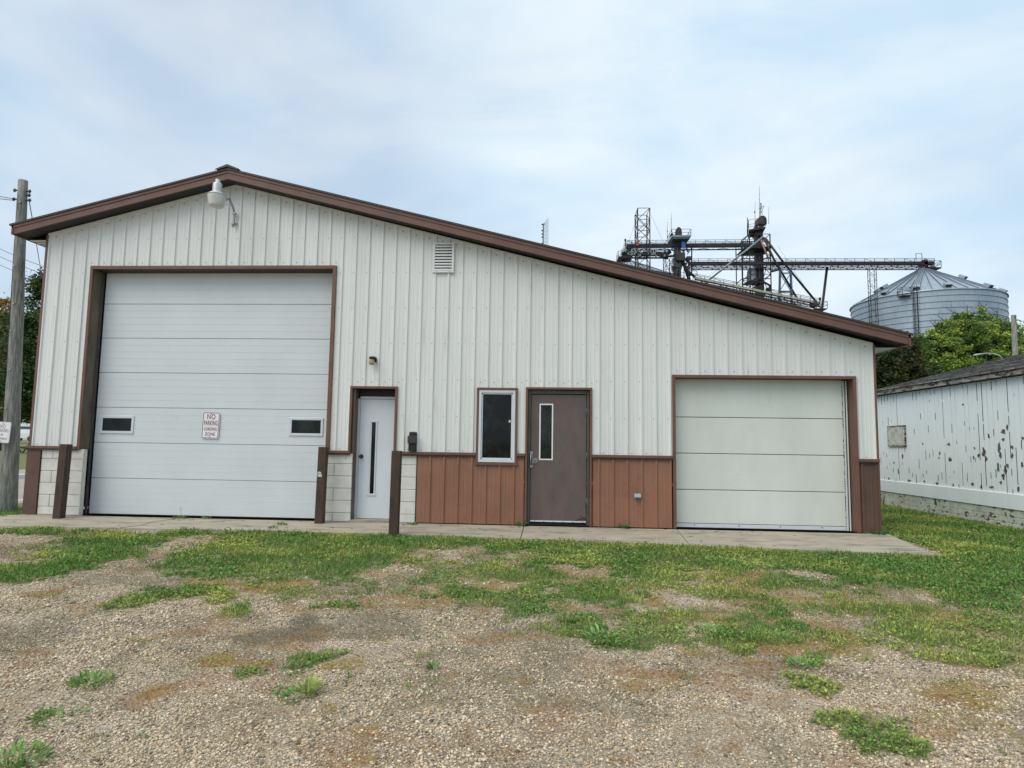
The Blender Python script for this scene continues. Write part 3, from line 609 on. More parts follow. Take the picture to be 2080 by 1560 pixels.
for k in range(-1, 61):
    x = k*RIB; 
    for j in range(1, 8):
        z = LED+j*.605
        if XL < x-.03 and x < XR-.05 and z < ztop(x)-.12 and not inopen(x, z, .06): screw(b, x-.035, -.0005, z, M_SCR)
    xm = x+.115
    if XL+.05 < xm < XR-.05:
        screw(b, xm, -.003, ztop(xm)-.075+random.uniform(-.006, .006), M_SCR2, .009)
        if not inopen(xm, LED+.03, .05): screw(b, xm-.04, -.0005, LED+.045, M_SCR2)
        if .5 < xm < 5: screw(b, xm, -.003, 4.345, M_SCR2)
        if 5.2 < xm < 6.1: screw(b, xm, -.003, 2.305, M_SCR2)
        if 7.3 < xm < 9.3: screw(b, xm, -.003, 2.315, M_SCR2)
        if 10.5 < xm < 13.5: screw(b, xm, -.003, 2.53, M_SCR2)
b.build('siding', shed)
# brown lower siding
for (x0, x1) in ((6.415, 8.17), (9.275, 10.54), (13.44, XR)):
    b = MB(); op = [(7.40, 8.03, .98, 2.2)]
    mb_ = M_BRND if x0 > 13 else M_BRN; sheet(b, x0, x1, .015, lambda x: LED-.02, mb_, op)
    f, _ = panel_profile(x0, x1)
    for k in range(0, 62):
        if x0+.02 < k*RIB < x1-.02: screw(b, k*RIB, -.024, .565, M_BRN, .009)
        if x0+.05 < k*RIB+.115 < x1-.03: screw(b, k*RIB+.115, -.003, .11, M_BRN, .008)
    b.build('lower_siding', shed)
# block piers
for x0, x1, nb in ((-.06, .69, 2), (4.905, 5.33, 1), (6.0, 6.40, 1)):
    b = MB(); b.box((x0, .02, 0), (x1, .08 if x0 < 0 else .19, LED-.03), M_MORT)
    nrow = 6; h = .2; z = LED-.03; r = 0
    while z > 0.01:
        z0 = max(z-h if r else z-.17, 0.0); joints = [x0]+([x0+(.40 if r % 2 else .2)] if x1-x0 > .5 else [x0+.12] if r % 2 else [])+[x1]
        joints = [j for j in joints if j <= x1]
        for a, c in zip(joints[:-1], joints[1:]):
            if c-a > .04: b.box((a+.003, .004-random.uniform(0, .003), z0+.003), (c-.003, .03, z-.003), M_BLOCK, .006)
        z = z0; r += 1
    b.build('block_wall', shed)
# body of the shed: side and back walls
b = MB(); D = 12.0
b.quad([(XL, .01, 0), (XL, D, 0), (XL, D, ztop(XL)), (XL, .01, ztop(XL))], M_SID); b.quad([(XR, .01, 0), (XR, D, 0), (XR, D, ztop(XR)), (XR, .01, ztop(XR))], M_SID)
b.quad([(XL, D, 0), (XR, D, 0), (XR, D, ztop(XR)), (XP, D, ZP), (XL, D, ztop(XL))], M_SID)
b.build('rear_wall', shed)
# roof: two slopes, drip edge, ridge cap
OV = .30; XE0, XE1 = -.68, 14.15
def zroof(x): return 5.865-.2515*abs(x-XP)
b = MB()
for s, xe in ((0, XE0-.03), (1, XE1+.03)):
    a = (XP, zroof(XP)); c = (xe, zroof(xe))
    for dz, m_ in ((.0, M_ROOF),):
        b.quad([(a[0], -OV-.03, a[1]+.03), (c[0], -OV-.03, c[1]+.03), (c[0], D+.3, c[1]+.03), (a[0], D+.3, a[1]+.03)], M_ROOF)
        b.quad([(a[0], -OV-.03, a[1]), (c[0], -OV-.03, c[1]), (c[0], D+.3, c[1]), (a[0], D+.3, a[1])], M_ROOF)
        b.quad([(a[0], -OV-.03, a[1]), (c[0], -OV-.03, c[1]), (c[0], -OV-.03, c[1]+.03), (a[0], -OV-.03, a[1]+.03)], M_ROOF)
        b.quad([(c[0], -OV-.03, c[1]), (c[0], D+.3, c[1]), (c[0], D+.3, c[1]+.03), (c[0], -OV-.03, c[1]+.03)], M_ROOF)
roof = b.build('roof', shed)
b = MB()
for s in (-1, 1):
    p = [(XP, -OV-.05, zroof(XP)+.085), (XP+s*.20, -OV-.05, zroof(XP+.20)+.055), (XP+s*.20, D, zroof(XP+.20)+.055), (XP, D, zroof(XP)+.085)]
    b.quad(p, M_ROOF); b.quad([(XP, -OV-.05, zroof(XP)+.085), (XP, -OV-.05, zroof(XP)+.04), (XP+s*.2, -OV-.05, zroof(XP+.2)+.032), (XP+s*.2, -OV-.05, zroof(XP+.2)+.055)], M_ROOF)
b.build('ridge_cap', roof)
# fascia boards with a lip, at the gable and down the eaves
for s, xe in ((0, XE0), (1, XE1)):
    b = MB(); z0, z1 = zroof(XP), zroof(xe)
    for (d, t0, t1) in ((-OV-.012, .0, .05), (-OV, .046, .155)):
        f = [(XP, d, z0-t0), (xe, d, z1-t0), (xe, d, z1-t1), (XP, d, z0-t1)]
        g = [(x, d+.03, z) for x, _, z in f]
        b.quad(f, M_FASC); b.quad([f[3], f[2], g[2], g[3]], M_FASC); b.quad([f[1], f[2], g[2], g[1]], M_FASC)
    b.build('rake_fascia', shed)
    b = MB(); sx = -1 if s == 0 else 1
    b.box((xe, -OV-.012, z1-.155), (xe-sx*.03, D+.25, z1-.001), M_FASC); b.build('eave_fascia', shed)
# soffit in V-groove strips
b = MB()
for s, xe in ((0, XE0), (1, XE1)):
    x = XP; st = .13*(-1 if s == 0 else 1)
    while (x-xe)*st < 0:
        x2 = x+st*.93
        if (x2-xe)*st > 0: x2 = xe
        za, zc = zroof(x)-.135, zroof(x2)-.135
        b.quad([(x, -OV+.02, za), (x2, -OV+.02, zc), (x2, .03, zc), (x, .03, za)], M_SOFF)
        x3 = x+st
        if (x3-xe)*st > 0: x3 = xe
        zd = zroof(x3)-.125
        b.quad([(x2, -OV+.02, zc), (x3, -OV+.02, zd), (x3, .03, zd), (x2, .03, zc)], M_BLACK)
        x = x+st
    # side eave soffit
    xw = XL if s == 0 else XR; z1 = zroof(xe)-.15
    k = 0; yy = .03
    while yy < D:
        b.quad([(xe, yy, z1), (xw, yy, z1), (xw, yy+.10, z1), (xe, yy+.10, z1)], M_WHITE if s == 1 or True else M_SOFF)
        b.quad([(xe, yy+.10, z1+.01), (xw, yy+.10, z1+.01), (xw, yy+.13, z1+.01), (xe, yy+.13, z1+.01)], M_BLACK); yy += .13
b.build('soffit', shed)
b = MB()
for s, xe in ((0, XL), (1, XR)):   # pale J-trim where wall meets soffit
    b.quad([(XP, -.03, ZP+.012), (xe, -.03, ztop(xe)+.012), (xe, -.03, ztop(xe)-.012), (XP, -.03, ZP-.012)], M_SID)
    b.quad([(XP, -.03, ZP-.012), (xe, -.03, ztop(xe)-.012), (xe, .0, ztop(xe)-.012), (XP, .0, ZP-.012)], M_SID)
b.build('top_trim', shed)
# brown trims
def frame_trim(name, x0, x1, z0, z1, w, depth, m, bottom=False, proud=.034):
    b = MB()
    b.box((x0, -proud, z0), (x0+w, -.001, z1), m, .004); b.box((x1-w, -proud, z0), (x1, -.001, z1), m, .004)
    b.box((x0+.0005, -proud-.002, z1-w), (x1-.0005, -.001, z1), m, .004)
    if bottom: b.box((x0-.01, -proud-.004, z0-w*.5), (x1+.01, -.001, z0+w*.6), m, .004)
    if depth:
        b.quad([(x0+w, -.001, z0), (x0+w, depth, z0), (x0+w, depth, z1-w), (x0+w, -.001, z1-w)], M_JAMB)
        b.quad([(x1-w, -.001, z0), (x1-w, depth, z0), (x1-w, depth, z1-w), (x1-w, -.001, z1-w)], m)
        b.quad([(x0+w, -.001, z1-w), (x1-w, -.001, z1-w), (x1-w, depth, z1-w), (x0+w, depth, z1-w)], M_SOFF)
    return b.build(name, shed)
b = MB()
# big door: side trims stop at the ledge, block piers carry on below
b.box((.575, -.034, LED-.04), (.625, -.001, 4.285), M_TRIM, .004); b.box((4.875, -.034, LED-.04), (4.94, -.001, 4.285), M_TRIM, .004)
b.box((.5755, -.036, 4.225), (4.9395, -.001, 4.285), M_TRIM, .004)
b.quad([(.625, -.001, LED-.03), (.625, .25, LED-.03), (.625, .25, 4.225), (.625, -.001, 4.225)], M_JAMB); b.quad([(.6925, .006, 0), (.6925, .08, 0), (.6925, .08, LED-.035), (.6925, .006, LED-.035)], M_BLOCK)
b.quad([(4.875, -.001, LED-.03), (4.875, .25, LED-.03), (4.875, .25, 4.225), (4.875, -.001, 4.225)], M_TRIM); b.quad([(4.9025, .004, 0), (4.9025, .25, 0), (4.9025, .25, LED-.035), (4.9025, .004, LED-.035)], M_BLOCK)
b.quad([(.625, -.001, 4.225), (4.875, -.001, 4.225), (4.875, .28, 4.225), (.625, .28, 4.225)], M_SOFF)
b.box((.626, .285, 0), (.70, .29, 4.24), M_BLACK); b.box((.627, .20, 0), (.645, .25, 4.22), M_FRGR)
b.build('door_trim', shed)
frame_trim('door_trim', 5.255, 6.055, LED-.04, 2.23, .04, .25, M_TRIM)
frame_trim('window_trim', 7.378, 8.05, .975, 2.225, .034, 0, M_TRIM, bottom=True, proud=.04)
frame_trim('door_trim', 8.182, 9.262, .012, 2.24, .036, .10, M_TRIM)
frame_trim('door_trim', 10.552, 13.437, .012, 2.465, .048, .20, M_TRIM)
for x0, x1 in ((-.33, .578), (4.88, 5.29), (6.02, 7.38), (8.05, 8.184), (9.26, 10.555), (13.435, 13.75)):
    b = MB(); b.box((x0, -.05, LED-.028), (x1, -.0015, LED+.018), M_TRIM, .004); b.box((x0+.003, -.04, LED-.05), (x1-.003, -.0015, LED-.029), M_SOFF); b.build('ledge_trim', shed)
b = MB()
b.box((XL-.03, -.03, LED+.019), (XL+.012, .12, ztop(XL)-.02), M_TRIM); b.build('corner_trim', shed); b = MB(); b.box((XR-.005, -.035, LED+.019), (XR+.025, .12, ztop(XR)-.02), M_TRIM); b.box((XR-.005, -.035, .012), (XR+.028, .12, LED-.051), M_BRND); b.build('corner_trim', shed); b = MB()
b.box((XL-.055, -.02, .0), (-.065, .12, LED-.051), M_BRND); b.build('corner_trim', shed)
# white inner jambs below the ledge for the narrow door
b = MB(); b.box((5.30, .02, 0), (5.335, .25, 2.19), M_JAMB); b.box((5.336, .18, 0), (5.37, .25, 2.07), M_WHITE); b.box((6.005, .18, 0), (6.03, .25, 2.07), M_WHITE)
b.box((5.336, .18, 2.035), (6.03, .25, 2.07), M_WHITE); b.box((5.336, .19, 2.071), (6.03, .25, 2.19), M_BLACK); b.box((5.30, .0, 0), (6.03, .3, .03), M_CONC)
b.build('door_frame', shed)
# ---- big overhead door
dA = MB(); X0, X1, YD = .672, 4.90, .255
zb = .01; zt = 4.24; nsec = 7; sh = .611
for i in range(nsec):
    s0 = zb+i*sh; s1 = min(s0+sh-.006, zt)
    nb_ = 5; bh = (s1-s0)/nb_ if s1 == s0+sh-.006 else .121
    z = s0
    while z < s1-.01:
        e = min(z+bh, s1); prof = [(z, YD+.0035), (z+.005, YD), (e-.012, YD-.0015), (e-.003, YD-.002), (e, YD+.0035)]
        if i == nsec-1 : prof = [(z, YD+.003), (z+.005, YD), (e-.006, YD), (e, YD+.003)]
        for (a, ya), (c, yc) in zip(prof[:-1], prof[1:]): dA.quad([(X0, ya, a), (X1, ya, a), (X1, yc, c), (X0, yc, c)], M_DOORA)
        z = e
    dA.quad([(X0, YD+.010, s1), (X1, YD+.010, s1), (X1, YD+.03, s1), (X0, YD+.03, s1)], M_BLACK); dA.quad([(X0, YD+.018, s1-.001), (X1, YD+.018, s1-.001), (X1, YD+.018, s1+.008), (X0, YD+.018, s1+.008)], M_BLACK)
dA.quad([(X0, YD, zb), (X0, YD+.06, zb), (X0, YD+.06, zt), (X0, YD, zt)], M_BLACK)
dA.box((X0+.005, YD+.002, .003), (X1, YD+.03, zb), M_BLACK)
doorA = dA.build('overhead_door', shed); doorA['label'] = 'tall ribbed white overhead door with two small windows'
for (px0, py0, px1, py1) in ((203, 844, 272, 881), (587, 848, 657, 886)):
    a = at(px0, (py0+py1)/2, YD-.01); c = at(px1, (py0+py1)/2, YD-.01); zt_ = at((px0+px1)/2, py0, YD)[2]; zb_ = at((px0+px1)/2, py1, YD)[2]
    b = MB(); fw = .05; x0, x1 = a[0], c[0]
    b.box((x0, YD-.018, zb_), (x1, YD+.0, zb_+fw), M_WHITE, .008); b.box((x0, YD-.018, zt_-fw), (x1, YD+.0, zt_), M_WHITE, .008)
    b.box((x0+.001, YD-.0175, zb_+fw*.6), (x0+fw, YD+.0, zt_-fw*.6), M_WHITE, .008); b.box((x1-fw, YD-.0175, zb_+fw*.6), (x1-.001, YD+.0, zt_-fw*.6), M_WHITE, .008)
    b.box((x0+fw-.002, YD-.013, zb_+fw-.002), (x1-fw+.002, YD-.004, zt_-fw+.002), M_BLACK)
    b.quad([(x0+fw+.012, YD-.0145, zb_+fw+.012), (x1-fw-.012, YD-.0145, zb_+fw+.012), (x1-fw-.012, YD-.0145, zt_-fw-.012), (x0+fw+.012, YD-.0145, zt_-fw-.012)], M_GLASS)
    b.build('window', doorA)
# ---- right overhead door
b = MB(); X0, X1, YE = 10.60, 13.31, .19
zs = [.075, .615, 1.20, 1.79, 2.43]
for a, c in zip(zs[:-1], zs[1:]):
    b.box((X0, YE, a+.005), (X1, YE+.04, c-.005), M_DOORD, .005)
    b.box((X0, YE+.013, c-.006), (X1, YE+.02, c+.006), M_BLACK)
b.box((X0, YE-.006, .014), (X1, YE+.03, .072), M_WHITE, .003); b.box((X0, YE, .002), (X1, YE+.03, .013), M_BLACK)
for q in (.12, .38, .62, .86): screw(b, X0+(X1-X0)*q, YE-.007, .055, M_SCR2, .009)
dd = b.build('overhead_door', shed); dd['label'] = 'short plain grey-white overhead door of four sections'
b = MB(); b.box((X1+.006, YE-.006, .01), (X1+.035, YE+.02, 2.41), M_WHITE, .003)
for i in range(60):
    z = .1+i*.038
    if random.random() < .7: b.box((X1-.006+random.uniform(-.003, .003), YE-.004, z), (X1+.003, YE+.004, z+random.uniform(.012, .034)), M_BLACK)
b.box((X1+.036, YE, .01), (X1+.09, YE+.02, 2.41), M_DARK, .004); b.box((X1+.05, YE-.03, .01), (X1+.065, YE-.001, 2.41), M_DOORD, .004); b.build('weather_strip', dd)
# ---- narrow white door
b = MB(); x0, x1 = 5.372, 6.004; YW = .205
b.box((x0, YW, .035), (x1, YW+.045, 2.03), M_WDOOR, .004); nd = b.build('entry_door', shed); nd['label'] = 'narrow white door with a tall slit window'
a = at(752, 856, YW); c = at(767, 1004, YW); b = MB()
xa, xb, za, zb2 = a[0], a[0]+.13, c[2]-.01, a[2]
b.box((xa, YW-.012, za), (xa+.035, YW, zb2), M_WHITE, .006); b.box((xb-.03, YW-.012, za), (xb, YW, zb2), M_WHITE, .006); b.box((xa-.015, YW-.013, za-.02), (xb+.015, YW, za+.02), M_WHITE, .006); b.box((xa-.008, YW-.013, zb2-.015), (xb+.008, YW, zb2+.012), M_WHITE, .006)
b.quad([(xa+.035, YW-.006, za+.02), (xb-.03, YW-.006, za+.02), (xb-.03, YW-.006, zb2-.015), (xa+.035, YW-.006, zb2-.015)], M_GLASS); b.build('slit_window', nd)
b = MB(); k = at(734, 927, YW); b.tube([(k[0], YW, k[2]), (k[0], YW-.012, k[2])], .036, M_BLACK, 16)
b.tube([(k[0], YW-.012, k[2]), (k[0], YW-.04, k[2]), (k[0], YW-.05, k[2]), (k[0], YW-.065, k[2]), (k[0], YW-.07, k[2])], [.012, .013, .026, .025, .012], M_DARK, 14); b.build('door_knob', nd)
# ---- window
b = MB(); wx0, wx1, wz0, wz1 = 7.413, 8.015, 1.005, 2.19
b.box((wx0, -.03, wz0), (wx0+.045, .03, wz1), M_WHITE, .004); b.box((wx1-.045, -.03, wz0), (wx1, .03, wz1), M_WHITE, .004)
b.box((wx0+.002, -.028, wz0), (wx1-.002, .03, wz0+.05), M_WHITE, .004); b.box((wx0+.002, -.028, wz1-.05), (wx1-.002, .03, wz1), M_WHITE, .004)
i0, i1, j0, j1 = wx0+.046, wx1-.046, wz0+.051, wz1-.051
for q in ((i0, j0, i0+.02, j1), (i1-.02, j0, i1, j1), (i0+.001, j0, i1-.001, j0+.022), (i0+.001, j1-.022, i1-.001, j1)): b.box((q[0], -.012, q[1]), (q[2], .02, q[3]), M_WHITE, .003)
wn = b.build('window', shed); b = MB(); b.quad([(i0+.018, .004, j0+.02), (i1-.018, .004, j0+.02), (i1-.018, .004, j1-.02), (i0+.018, .004, j1-.02)], M_GLASS); b.build('pane', wn)
b = MB(); b.box((i1-.06, -.006, 1.655), (i1-.03, .003, 1.695), M_WHITE, .003); b.box((i1-.085, -.003, 1.63), (i1-.061, .003, 1.69), M_BLACK, .003); b.build('latch', wn)
# ---- brown steel door
b = MB(); x0, x1 = 8.22, 9.222
b.box((x0, .035, .02), (x0+.046, .10, 2.20), M_FRGR, .004); b.box((x1-.04, .035, .02), (x1, .10, 2.20), M_FRGR, .004); b.box((x0+.047, .036, 2.135), (x1-.041, .10, 2.20), M_FRGR, .004); b.box((x0+.01, .05, .012), (x1-.01, .16, .03), M_BLACK)
b.build('door_frame', shed)
b = MB(); dx0, dx1 = x0+.052, x1-.046; YS = .055
wa, wb2 = at(1096, 820, YS), at(1123, 935, YS)
b.box((dx0, YS, .085), (dx1, YS+.05, 2.125), M_RUSTD, .003); b.box((dx0+.002, YS-.006, .062), (dx1-.002, YS+.03, .084), M_WHITE, .002)
for q in range(6): screw(b, dx0+.07+q*.155, YS-.007, .073, M_SCR2, .006)
b.box((dx0, YS+.03, .031), (dx1, YS+.045, .062), M_BLACK)
g4 = random.Random(5)
for px, py, rx_, rz_ in [(1186, 1054, .03, .022), (1178, 1055, .035, .02), (1171, 1057, .025, .012), (1181, 1049, .02, .012), (1160, 1053, .012, .006), (1148, 1054, .012, .006), (1133, 1051, .014, .005), (1120, 1052, .008, .006), (1089, 1043, .008, .008), (1122, 948, .005, .014), (1121, 958, .004, .008), (1123, 966, .005, .006), (1086, 1040, .006, .006), (1122, 1010, .02, .004)]:
    c_ = at(px, py, YS-.0012); pts_ = []
    for i in range(9):
        a_ = 2*math.pi*i/9; q_ = g4.uniform(.4, 1.3); pts_.append((float(c_[0])+rx_*math.cos(a_)*q_, YS-.0012, max(float(c_[2])+rz_*math.sin(a_)*q_, .088)))
    b.quad(pts_, M_RUSTSPOT)
sdn = b.build('steel_door', shed); sdn['label'] = 'weathered purple-brown steel door with rust along the bottom'
b = MB(); a0, a1, c0, c1 = wa[0], wb2[0], wb2[2], wa[2]; fw = .022
b.box((a0, YS-.008, c0), (a0+fw, YS-.0005, c1), M_SIGN, .003); b.box((a1-fw, YS-.008, c0), (a1, YS-.0005, c1), M_SIGN, .003); b.box((a0+.001, YS-.0085, c0), (a1-.001, YS-.0005, c0+fw), M_SIGN, .003); b.box((a0+.001, YS-.0085, c1-fw), (a1-.001, YS-.0005, c1), M_SIGN, .003)
b.quad([(a0+fw, YS-.002, c0+fw), (a1-fw, YS-.002, c0+fw), (a1-fw, YS-.002, c1-fw), (a0+fw, YS-.002, c1-fw)], M_GLASS)
n = 14
for i in range(-n, n*6):     # embedded wire mesh
    for sgn in (1, -1):
        xw0 = a0+fw; xw1 = a1-fw; zz = c0+fw+i*.02; z2 = zz+sgn*(xw1-xw0)
        if min(zz, z2) > c0+fw and max(zz, z2) < c1-fw: b.bar((xw0, YS-.003, zz), (xw1, YS-.003, z2), .0006, M_FRGR)
b.build('wired_window', sdn)
b = MB(); k = at(1079, 934, YS)
b.box((k[0]-.032, YS-.02, k[2]-.125), (k[0]+.03, YS-.0005, k[2]+.135), M_STEEL, .004); b.box((k[0]-.018, YS-.026, k[2]-.085), (k[0]+.018, YS-.0195, k[2]+.09), M_DARK, .002)
b.tube([(k[0]-.006, YS-.02, k[2]+.09), (k[0]-.006, YS-.055, k[2]+.08), (k[0]-.006, YS-.055, k[2]-.07), (k[0]-.006, YS-.02, k[2]-.085)], .009, M_STEEL, 8)
b.build('pull_handle', sdn)
b = MB(); k = at(1087, 936, YS); b.tube([(k[0], YS, k[2]), (k[0], YS-.014, k[2])], [.045, .04], M_STEEL, 18); b.tube([(k[0], YS-.014, k[2]), (k[0], YS-.03, k[2])], [.022, .02], M_DARK, 14); b.tube([(k[0], YS-.03, k[2]), (k[0], YS-.032, k[2])], [.012, .012], M_STEEL, 10); b.build('lock_cylinder', sdn)
for zz in (1.84, 1.12, .38):
    b = MB(); b.tube([(dx1+.006, YS-.012, zz-.07), (dx1+.006, YS-.012, zz+.07)], .011, M_FRGR, 8); b.box((dx1-.02, YS-.004, zz-.068), (dx1+.03, YS-.0005, zz+.068), M_FRGR, .001); b.build('hinge', sdn)
# ---- gable louvre and outlet box
a = at(880, 493, -.03); c = at(922, 554, -.03); b = MB(); X0, X1, Z0, Z1 = a[0], c[0], c[2], a[2]
fw = .038
b.box((X0, -.05, Z0), (X0+fw, -.02, Z1), M_SID, .004); b.box((X1-fw, -.05, Z0), (X1, -.02, Z1), M_SID, .004); b.box((X0+fw-.003, -.048, Z0+.001), (X1-fw+.003, -.02, Z0+fw), M_SID, .002); b.box((X0+fw-.003, -.048, Z1-fw*.9), (X1-fw+.003, -.02, Z1-.001), M_SID, .002)
b.box((X0+fw, -.025, Z0+fw), (X1-fw, -.021, Z1-fw), M_BLACK)
nl = 9; hh = (Z1-Z0-1.9*fw)/nl
for i in range(nl):
    z = Z0+fw+i*hh; b.quad([(X0+fw, -.052, z+.002), (X1-fw, -.052, z+.002), (X1-fw, -.03, z+hh*.72), (X0+fw, -.03, z+hh*.72)], M_SID); b.quad([(X0+fw, -.052, z-.003), (X1-fw, -.052, z-.003), (X1-fw, -.052, z+.003), (X0+fw, -.052, z+.003)], M_SID)
for q in (.2, .8):
    for z in (Z0+.02, Z1-.02): screw(b, X0+(X1-X0)*q, -.049, z, M_SCR2, .005)
b.build('louvre_vent', shed)
b = MB(); k = at(1295, 1008, -.04); b.box((k[0]-.055, -.05, k[2]-.035), (k[0]+.055, -.019, k[2]+.04), M_STEEL, .006)
b.quad([(k[0]-.05, -.051, k[2]+.04), (k[0]+.05, -.051, k[2]+.04), (k[0]+.05, -.075, k[2]-.01), (k[0]-.05, -.075, k[2]-.01)], M_STEEL); b.box((k[0]-.02, -.07, k[2]-.045), (k[0]+.02, -.03, k[2]-.036), M_DARK, .002); b.build('outlet_cover', shed)

# ================================================================== THINGS ON AND BY THE SHED
def rounded_rect(x0, x1, z0, z1, r, n=5):
    P = []
    for cx, cz, a0 in ((x1-r, z1-r, 0), (x0+r, z1-r, 90), (x0+r, z0+r, 180), (x1-r, z0+r, 270)):
        for i in range(n+1):
            a = rad(a0+90*i/n); P.append((cx+r*math.cos(a), cz+r*math.sin(a)))
    return P
def sign(origin, w_, h_, label, lines, border, tm, lean=0.0, xdir=(1, 0, 0), group=None):
    """flat enamel plate facing -Y; lines: (text, size, zoffset, sx)"""
    X = Vector(xdir).normalized(); Zv = Vector((math.sin(lean)*X.x, math.sin(lean)*X.y, math.cos(lean))); Xl = Vector((X.x*math.cos(lean), X.y*math.cos(lean), -math.sin(lean))); Y = Xl.cross(Zv)
    O = Vector([float(c) for c in origin]); r = empty('no_parking_sign', O); tag(r, label, 'sign', group)
    P = lambda x, z, d: tuple(O+Xl*x+Zv*z+Y*d)
    b = MB(); R0 = rounded_rect(-w_/2, w_/2, -h_/2, h_/2, .03)
    b.quad([P(x, z, .002) for x, z in reversed(R0)], M_SIGN); b.quad([P(x, z, 0) for x, z in R0], M_SIGN)
    for i in range(len(R0)):
        j = (i+1) % len(R0); b.quad([P(*R0[i], 0), P(*R0[j], 0), P(*R0[j], .002), P(*R0[i], .002)], M_SIGN)
    b.build('plate', r)
    b = MB(); A = rounded_rect(-w_/2+.008, w_/2-.008, -h_/2+.008, h_/2-.008, .026); B = rounded_rect(-w_/2+.008+border, w_/2-.008-border, -h_/2+.008+border, h_/2-.008-border, .018)
    for i in range(len(A)):
        j = (i+1) % len(A); b.quad([P(*A[i], .0032), P(*A[j], .0032), P(*B[j], .0032), P(*B[i], .0032)], tm)
    b.build('border', r)
    for t_, sz, zo, sx in lines:
        text_mesh(t_, sz, tm, 'lettering', r, P(0, zo, .0035), tuple(Xl), tuple(Zv), bold=sz*.004, sx=sx*.86, space=1.12)
    for z in (h_/2-.028, -h_/2+.028): b = MB(); b.tube([P(0, z, .002), P(0, z, .008)], .007, M_SCR2, 8); b.build('bolt', r)
    return r
oc = at(428, 864, .235)
sign(oc, .305, .457, 'white sign with red letters NO PARKING LOADING ZONE hung on the big overhead door', [('NO', .125, .145, .85), ('PARKING', .118, .035, .53), ('LOADING', .078, -.065, .70), ('ZONE', .078, -.152, .9)], .010, M_RED, lean=.02)

def security_light():
    k = at(478, 456, 0.0); x = k[0]; zt_ = at(479, 432, -.05)[2]
    r = empty('security_light', (x, -.02, k[2])); tag(r, 'dusk-to-dawn light on a curved arm below the gable peak', 'wall light')
    tip = at(447, 398, -.60); hub = at(438, 392, -.66)
    b = MB(); b.tube([(x-.01, -.06, k[2]-.06), (x-.005, -.05, k[2]+.03), (x, -.05, zt_-.02), (x, -.09, zt_+.05), (x, -.24, zt_+.17), (x, -.42, tip[2]+.005), (x, -.52, tip[2]+.03)], .019, M_STEEL, 10)
    b.build('arm', r)
    b = MB(); b.box((x-.06, -.028, k[2]-.008), (x+.06, -.020, k[2]+.01), M_STEEL, .002); b.box((x-.02, -.075, k[2]-.02), (x+.015, -.028, k[2]+.02), M_STEEL, .003)
    for s in (-1, 1): screw(b, x+s*.052, -.028, k[2], M_SCR2, .008)
    b.box((x-.03, -.08, zt_-.03), (x+.03, -.028, zt_+.0), M_STEEL, .003); b.build('bracket', r)
    cx, cy = x, -.64; zr = tip[2]-.03
    H = (cx, cy, zr)
    b = MB(); b.lathe(H, [(0, .29), (.038, .29), (.038, .235), (.045, .235)], M_LAMPA, 20); b.build('photocell', r)
    b = MB(); b.lathe(H, [(.0, .236), (.045, .236), (.066, .225), (.073, .20), (.075, .09), (.078, .075), (.11, .06), (.145, .028), (.148, .018), (.142, .015), (.02, .02)], M_LAMPA, 28); b.build('housing', r)
    b = MB(); b.lathe(H, [(.141, .016), (.144, .008), (.143, .0), (.136, -.04), (.129, -.08), (.121, -.12), (.114, -.150), (.110, -.158), (.098, -.166), (.09, -.168), (.05, -.176), (0.0, -.178)], M_MILK, 28); b.lathe(H, [(.141, .018), (.144, .012), (.141, .006)], M_DARK, 28); b.build('refractor', r)
security_light()
def wall_sconce():
    k = at(758, 733, -.05); r = empty('wall_sconce', (k[0], -.02, k[2])); tag(r, 'small black and amber jelly-jar light above the narrow white door', 'wall light')
    b = MB(); b.box((k[0]-.015, -.055, k[2]-.02), (k[0]+.055, -.02, k[2]+.065), M_BLACK, .01); b.box((k[0]-.055, -.13, k[2]+.018), (k[0]+.05, -.05, k[2]+.068), M_BLACK, .018); b.build('cap', r)
    b = MB(); b.lathe((k[0]-.012, -.095, k[2]-.07), [(0, 0), (.038, .0), (.045, .012), (.047, .05), (.044, .088)], M_AMBER, 18); b.build('jar', r)
wall_sconce()
def letter_box():
    a = at(829, 877, -.08); c = at(846, 917, -.08); r = empty('mailbox', ((a[0]+c[0])/2, -.02, c[2])); tag(r, 'narrow black mailbox standing on the brown ledge beside the white door', 'mailbox')
    x0, x1, z0, z1 = a[0], c[0]-.005, LED+.022, a[2]
    b = MB(); b.box((x0+.01, -.09, z0), (x1-.004, -.021, z0+.235), M_BLACK, .01); b.box((x0+.012, -.055, z0+.235), (x1-.006, -.021, z1), M_BLACK, .012); b.build('box', r)
    b = MB(); b.box((x0, -.115, z0+.13), (x1, -.0905, z0+.245), M_DARK, .008); b.quad([(x0, -.113, z0+.245), (x1, -.113, z0+.245), (x1, -.04, z0+.262), (x0, -.04, z0+.262)], M_DARK); b.build('lid', r)
letter_box()
def bollard(x, y, zt_, label, lean=0.0, w_=.064):
    r = MB(); b = MB(); P = []
    o = empty('bollard', (x, y, 0)); tag(o, label, 'post', 'brown posts guarding the doors')
    # hollow square steel tube
    for s0 in (-1, 1):
        b.box((x-w_, y+s0*w_-s0*.006 if s0 < 0 else y+w_-.006, -.05), (x+w_, y+s0*w_ if s0 > 0 else y-w_, zt_), M_POST, .003)
    b.box((x-w_, y-w_+.006, -.05), (x-w_+.006, y+w_-.006, zt_-.001), M_POST); b.box((x+w_-.006, y-w_+.006, -.05), (x+w_, y+w_-.006, zt_-.001), M_POST)
    b.build('post', o)
    b = MB(); b.box((x-w_+.007, y-w_+.007, zt_-.06), (x+w_-.007, y+w_-.007, zt_-.02), M_DARK); b.build('fill', o)
    if lean:
        o.rotation_euler = (0, lean, 0)
    return o
